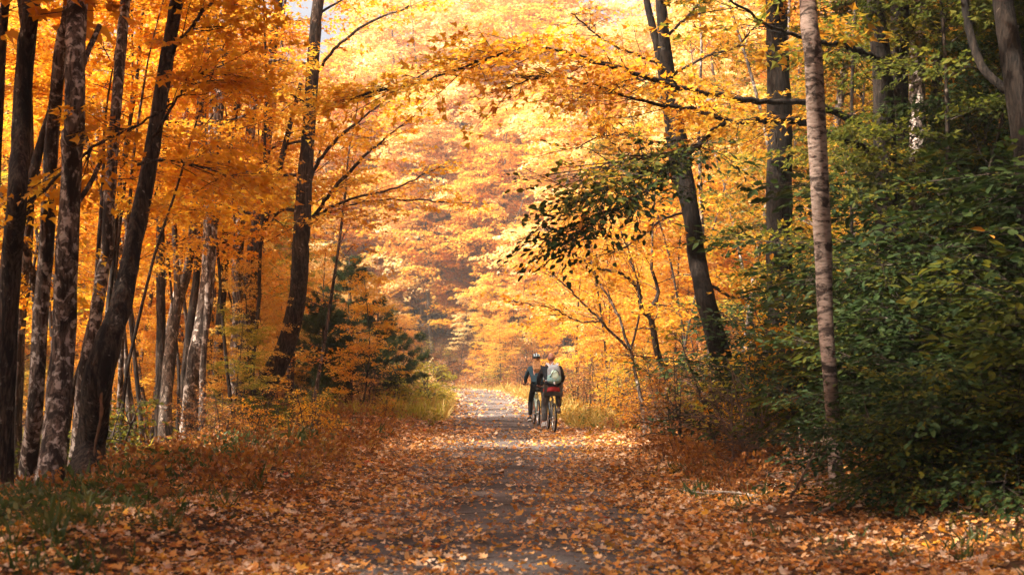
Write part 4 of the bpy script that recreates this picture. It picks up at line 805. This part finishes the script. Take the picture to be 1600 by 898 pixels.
def body(label, loc, rz, fat, top, lower, shoes, female=False):
    """seated rider, pelvis over the saddle, hands closed round the grips, one foot down"""
    root_h = 1.0
    f = fat
    N = {'pelvis': ((0, -.25, 1.03), (.15 * f, .13 * f)), 'waist': ((0, -.22, 1.18), (.15 * f, .12 * f)), 'chest': ((0, -.13, 1.38), (.165 * f, .125 * f)), 'neckb': ((0, -.06, 1.53), (.09, .08)), 'neck': ((0, -.03, 1.60), .058), 'skull': ((0, -.01, 1.70), (.07, .08))}
    E = [('pelvis', 'waist'), ('waist', 'chest'), ('chest', 'neckb'), ('neckb', 'neck'), ('neck', 'skull')]
    for s, n in ((-1, 'l'), (1, 'r')):
        sx = .185 * (.93 + .07 * f) * f ** .3
        N.update({n + 'sh': ((s * sx, -.10, 1.48), .068 * f), n + 'el': ((s * (sx + .085), .07, 1.24), .050 * f), n + 'wr': ((s * .265, .265, 1.085), .031), n + 'ha': ((s * .258, .315, 1.078), (.024, .036))})
        E += [('chest', n + 'sh'), (n + 'sh', n + 'el'), (n + 'el', n + 'wr'), (n + 'wr', n + 'ha')]
        for k in range(4):
            x = s * (.225 + .023 * k); N.update({f'{n}f{k}a': ((x, .345, 1.088), .010), f'{n}f{k}b': ((x, .362, 1.062), .009), f'{n}f{k}c': ((x, .345 - .003 * abs(k - 1), 1.040), .008)})
            E += [(n + 'ha', f'{n}f{k}a'), (f'{n}f{k}a', f'{n}f{k}b'), (f'{n}f{k}b', f'{n}f{k}c')]
        N.update({f'{n}ta': ((s * .222, .305, 1.052), .011), f'{n}tb': ((s * .212, .33, 1.040), .009)}); E += [(n + 'ha', f'{n}ta'), (f'{n}ta', f'{n}tb')]
        if s < 0: kn, an, to = (s * .16, .02, .62), (s * .175, -.07, .215), (s * .175, .05, .17)
        else: kn, an, to = (s * .19, .17, .93), (s * .185, .0, .555), (s * .185, .12, .51)
        N.update({n + 'hip': ((s * .10 * f, -.22, 1.0), .092 * f), n + 'kn': (kn, .060 * f), n + 'an': (an, .04), n + 'to': (to, .032)})
        E += [('pelvis', n + 'hip'), (n + 'hip', n + 'kn'), (n + 'kn', n + 'an'), (n + 'an', n + 'to')]
    root = thing('person', label, 'person', loc, rz)
    slim = {k: (v[0], tuple(q * .92 for q in v[1]) if isinstance(v[1], tuple) else v[1] * (.92 if k[-2:] in ('sh', 'el', 'hip'[-2:], 'kn') else 1)) for k, v in N.items()}
    b = skin('body', slim, E, M['skin'], root, 'pelvis')
    # head with face, ears, joined into the body mesh
    g = Geo()
    def face(V):
        V = V.copy(); y = V[:, 1]; z = V[:, 2]; x = V[:, 0]
        nose = np.exp(-((x / .17) ** 2 + ((z + .12) / .2) ** 2)) * (y > 0); V[:, 1] += .22 * nose
        eye = sum(np.exp(-(((x - s * .36) / .16) ** 2 + ((z - .06) / .12) ** 2)) for s in (-1, 1)) * (y > 0); V[:, 1] -= .08 * eye
        mouth = np.exp(-((x / .3) ** 2 + ((z + .5) / .07) ** 2)) * (y > 0); V[:, 1] -= .06 * mouth
        V[:, 0] *= np.where(z < 0, 1 + .22 * z, 1); return V
    ellipsoid(g, (0, .0, 1.735), (.076, .098, .122), 32, 26, bump=face)
    for s in (-1, 1): ellipsoid(g, (s * .079, -.005, 1.73), (.012, .022, .034), 10, 8)
    hm = g.mesh('head', M['skin']); 
    import bmesh
    bm = bmesh.new(); bm.from_mesh(b.data); bm.from_mesh(hm); bm.to_mesh(b.data); bm.free(); bpy.data.meshes.remove(hm)
    for p in b.data.polygons: p.use_smooth = True
    # clothing: garments a little larger than the body
    up = lambda k, a: (N[k][0], tuple(q * a for q in N[k][1]) if isinstance(N[k][1], tuple) else N[k][1] * a)
    J = {k: up(k, 1.1) for k in ('waist', 'chest', 'lsh', 'lel', 'rsh', 'rel')}; J['neckb'] = up('neckb', .95); J['hem'] = ((0, -.25, 1.09), (.165 * f, .145 * f)); J['col'] = ((0, -.035, 1.585), .066)
    for n in 'lr': J[n + 'cuff'] = (tuple(np.array(N[n + 'wr'][0]) * .9 + np.array(N[n + 'el'][0]) * .1), .042)
    skin('sweatshirt' if female else 'fleece', J, [('hem', 'waist'), ('waist', 'chest'), ('chest', 'neckb'), ('neckb', 'col'), ('chest', 'lsh'), ('lsh', 'lel'), ('lel', 'lcuff'), ('chest', 'rsh'), ('rsh', 'rel'), ('rel', 'rcuff')], M[top], root, 'waist')
    loose = 1.06 if female else 1.25
    T = {'pelvis': ((0, -.25, 1.0), (.158 * f, .14 * f))}
    for n in 'lr':
        T[n + 'hip'] = up(n + 'hip', 1.06); T[n + 'kn'] = up(n + 'kn', loose); a = np.array(N[n + 'an'][0]); k = np.array(N[n + 'kn'][0]); T[n + 'hem'] = (tuple(a + (k - a) * (.06 if not female else .1)), .047 if female else .07); T[n + 'mid'] = (tuple((a + k) / 2 - np.array((0, .03, 0))), (.06 if female else .076) * f ** .5)
    skin('leggings' if female else 'trousers', T, [e for n in 'lr' for e in (('pelvis', n + 'hip'), (n + 'hip', n + 'kn'), (n + 'kn', n + 'mid'), (n + 'mid', n + 'hem'))], M[lower], root, 'pelvis')
    shoe('shoe', Vector(N['lan'][0]) + Vector((0, 0, -.005)), shoes, root, .12, -.25); shoe('shoe', Vector(N['ran'][0]), shoes, root, -.12, -.3)
    return root

dm, dw = 33.0, 36.4
hx, hy = .04, math.atan(.055)
def bike_loc(px, d): x = PX(px, d); return (x, d, .030)
ml = bike_loc(861, dm + .5); wl = bike_loc(838, dw + .5)
bicycle('blue-grey bicycle ridden by the man with the backpack', ml, R(6.5), 'steel blue', 0)
bicycle('pale mint bicycle ridden by the woman in the helmet', wl, R(5), 'mint', 0)
man = body('man with cropped hair cycling away in a black fleece and charcoal trousers', ml, R(6.5), 1.22, 'navy', 'charcoal', ('shoe', 'white'))
wom = body('woman with long ginger hair cycling in a teal sweatshirt and dark helmet', wl, R(5), 1.0, 'teal', 'black', ('canvas', 'white'), True)
# man: red shirt hem under the fleece, cropped hair
g = Geo(); a = np.linspace(0, 2 * np.pi, 28, endpoint=False)
V = [np.stack([.215 * k * np.cos(a), -.245 + .185 * k * np.sin(a), np.full(28, z) + .012 * np.sin(a * 3)], -1) for k, z in ((1.0, 1.05), (1.05, 1.0), (1.06, .95), (1.03, .947))]
i = np.arange(3)[:, None] * 28; j = np.arange(28)[None]; g.add(np.vstack(V), np.stack([i + j, i + (j + 1) % 28, i + 28 + (j + 1) % 28, i + 28 + j], -1).reshape(-1, 4)); g.build('shirt_hem', M['red'], man)
g = Geo(); 
def back(V): V = V.copy(); V[:, 1] = np.where(V[:, 1] > .1, .1, V[:, 1]); return V
ellipsoid(g, (0, -.012, 1.728), (.0785, .094, .085), 28, 16, z0=-.6, bump=back); g.build('hair', M['stubble'], man)
# woman: helmet with pale bands and vents, long hair down the back
g = Geo(); ellipsoid(g, (0, -.005, 1.765), (.105, .135, .105), 28, 12, z0=-.15); h = g.build('helmet', M['helmet'], wom)
g = Geo()
for x in (-.062, 0, .062):
    p = [(x, .135 * math.sin(t) * .98 * math.sqrt(1 - (x / .108) ** 2) - .005, 1.768 + .105 * math.cos(t) * math.sqrt(1 - (x / .108) ** 2)) for t in np.linspace(-1.35, 1.2, 14)]
    tube_geo(g, p, np.full(14, .013), 6)
g.build('helmet_band', M['helmet pale'], h)
rng = np.random.default_rng(8); g = Geo(); ellipsoid(g, (0, -.02, 1.72), (.084, .098, .1), 24, 14, bump=back)
for k in range(60):
    x = rng.normal(0, .033); x = max(min(x, .075), -.075); l = rng.uniform(.22, .40); p = np.array([(x * .9, -.075, 1.72), (x * 1.1 - .01, -.135, 1.62), (x * 1.2 - .015, -.215, 1.50), (x * (1.1 - .4 * rng.uniform()) - .01 + rng.normal(0, .012), -.265, 1.72 - l)])
    tube_geo(g, catmull(p, 9), [.013, .016, .018, .018, .017, .015, .012, .008, .003], 5)
g.build('hair', M['hair'], wom)

# backpack worn by the man: a thing of its own
bp = thing('backpack', 'grey and teal backpack with mint pocket on the back of the man', 'backpack', ml, R(6.5))
def pouch(name, c, r, mat, parent, p=3., tilt=.18):
    g = Geo()
    def sq(V): k = (np.abs(V) ** p).sum(1, keepdims=True) ** (1 / p); return V / k * np.array([1, 1, 1])
    ellipsoid(g, (0, 0, 0), r, 24, 18, bump=sq); o = g.build(name, M[mat], parent); o.data.transform(Matrix.Translation(c) @ Matrix.Rotation(-tilt, 4, 'X')); return o
pouch('main_bag', (0.01, -.40, 1.36), (.155, .10, .225), 'pack grey', bp)
pouch('lower_bag', (0.01, -.435, 1.25), (.165, .105, .115), 'pack teal', bp)
pouch('front_pocket', (0.015, -.502, 1.345), (.09, .035, .115), 'pack mint', bp, 2.6)
g = Geo(); tube_geo(g, catmull([(-.10, -.515, 1.27), (-.05, -.545, 1.38), (.02, -.54, 1.46), (.10, -.505, 1.40), (.13, -.50, 1.27)], 20), np.full(20, .009), 6); g.build('flap_trim', M['blackweb'], bp)
g = Geo(); tube_geo(g, catmull([(-.05, -.40, 1.585), (0, -.42, 1.63), (.05, -.40, 1.585)], 12), np.full(12, .011), 6); g.build('carry_loop', M['webbing'], bp)
for s in (-1, 1):
    g = Geo(); q = catmull([(s * .085, -.36, 1.53), (s * .11, -.26, 1.585), (s * .125, -.14, 1.60), (s * .13, .02, 1.50), (s * .15, .06, 1.38), (s * .17, -.06, 1.24), (s * .15, -.34, 1.20)], 34)
    for off in (-.014, .014): tube_geo(g, q + np.array((off, 0, .004)), np.full(34, .014), 6)
    st = g.build('shoulder_strap', M['webbing'], bp)
    g = Geo(); tube_geo(g, q + np.array((0, -.004, .012)), np.full(34, .007), 6); g.build('strap_edge', M['blackweb'], st)
g = Geo(); tube_geo(g, [(.0, -.535, 1.17), (.005, -.555, 1.12)], [.022, .016], 8); g.build('tag', M['webbing'], bp)

# ------------------------------------------------------------------ thin haze added to give the far trees their glow
g = Geo(); x0, x1, y0, y1, z0, z1 = -240, 240, -60, 320, -9, 95
g.add([(x, y, z) for z in (z0, z1) for x, y in ((x0, y0), (x1, y0), (x1, y1), (x0, y1))], [[3, 2, 1, 0], [4, 5, 6, 7], [0, 1, 5, 4], [1, 2, 6, 5], [2, 3, 7, 6], [3, 0, 4, 7]], 0, False)
m, t, out = nodes('added glow haze'); v = t.nodes.new('ShaderNodeVolumePrincipled'); v.inputs['Density'].default_value = .0010; v.inputs['Color'].default_value = (.95, .88, .78, 1); v.inputs['Anisotropy'].default_value = .2
t.links.new(v.outputs[0], out.inputs['Volume']); o = g.build('haze', m); o['kind'] = 'stuff'
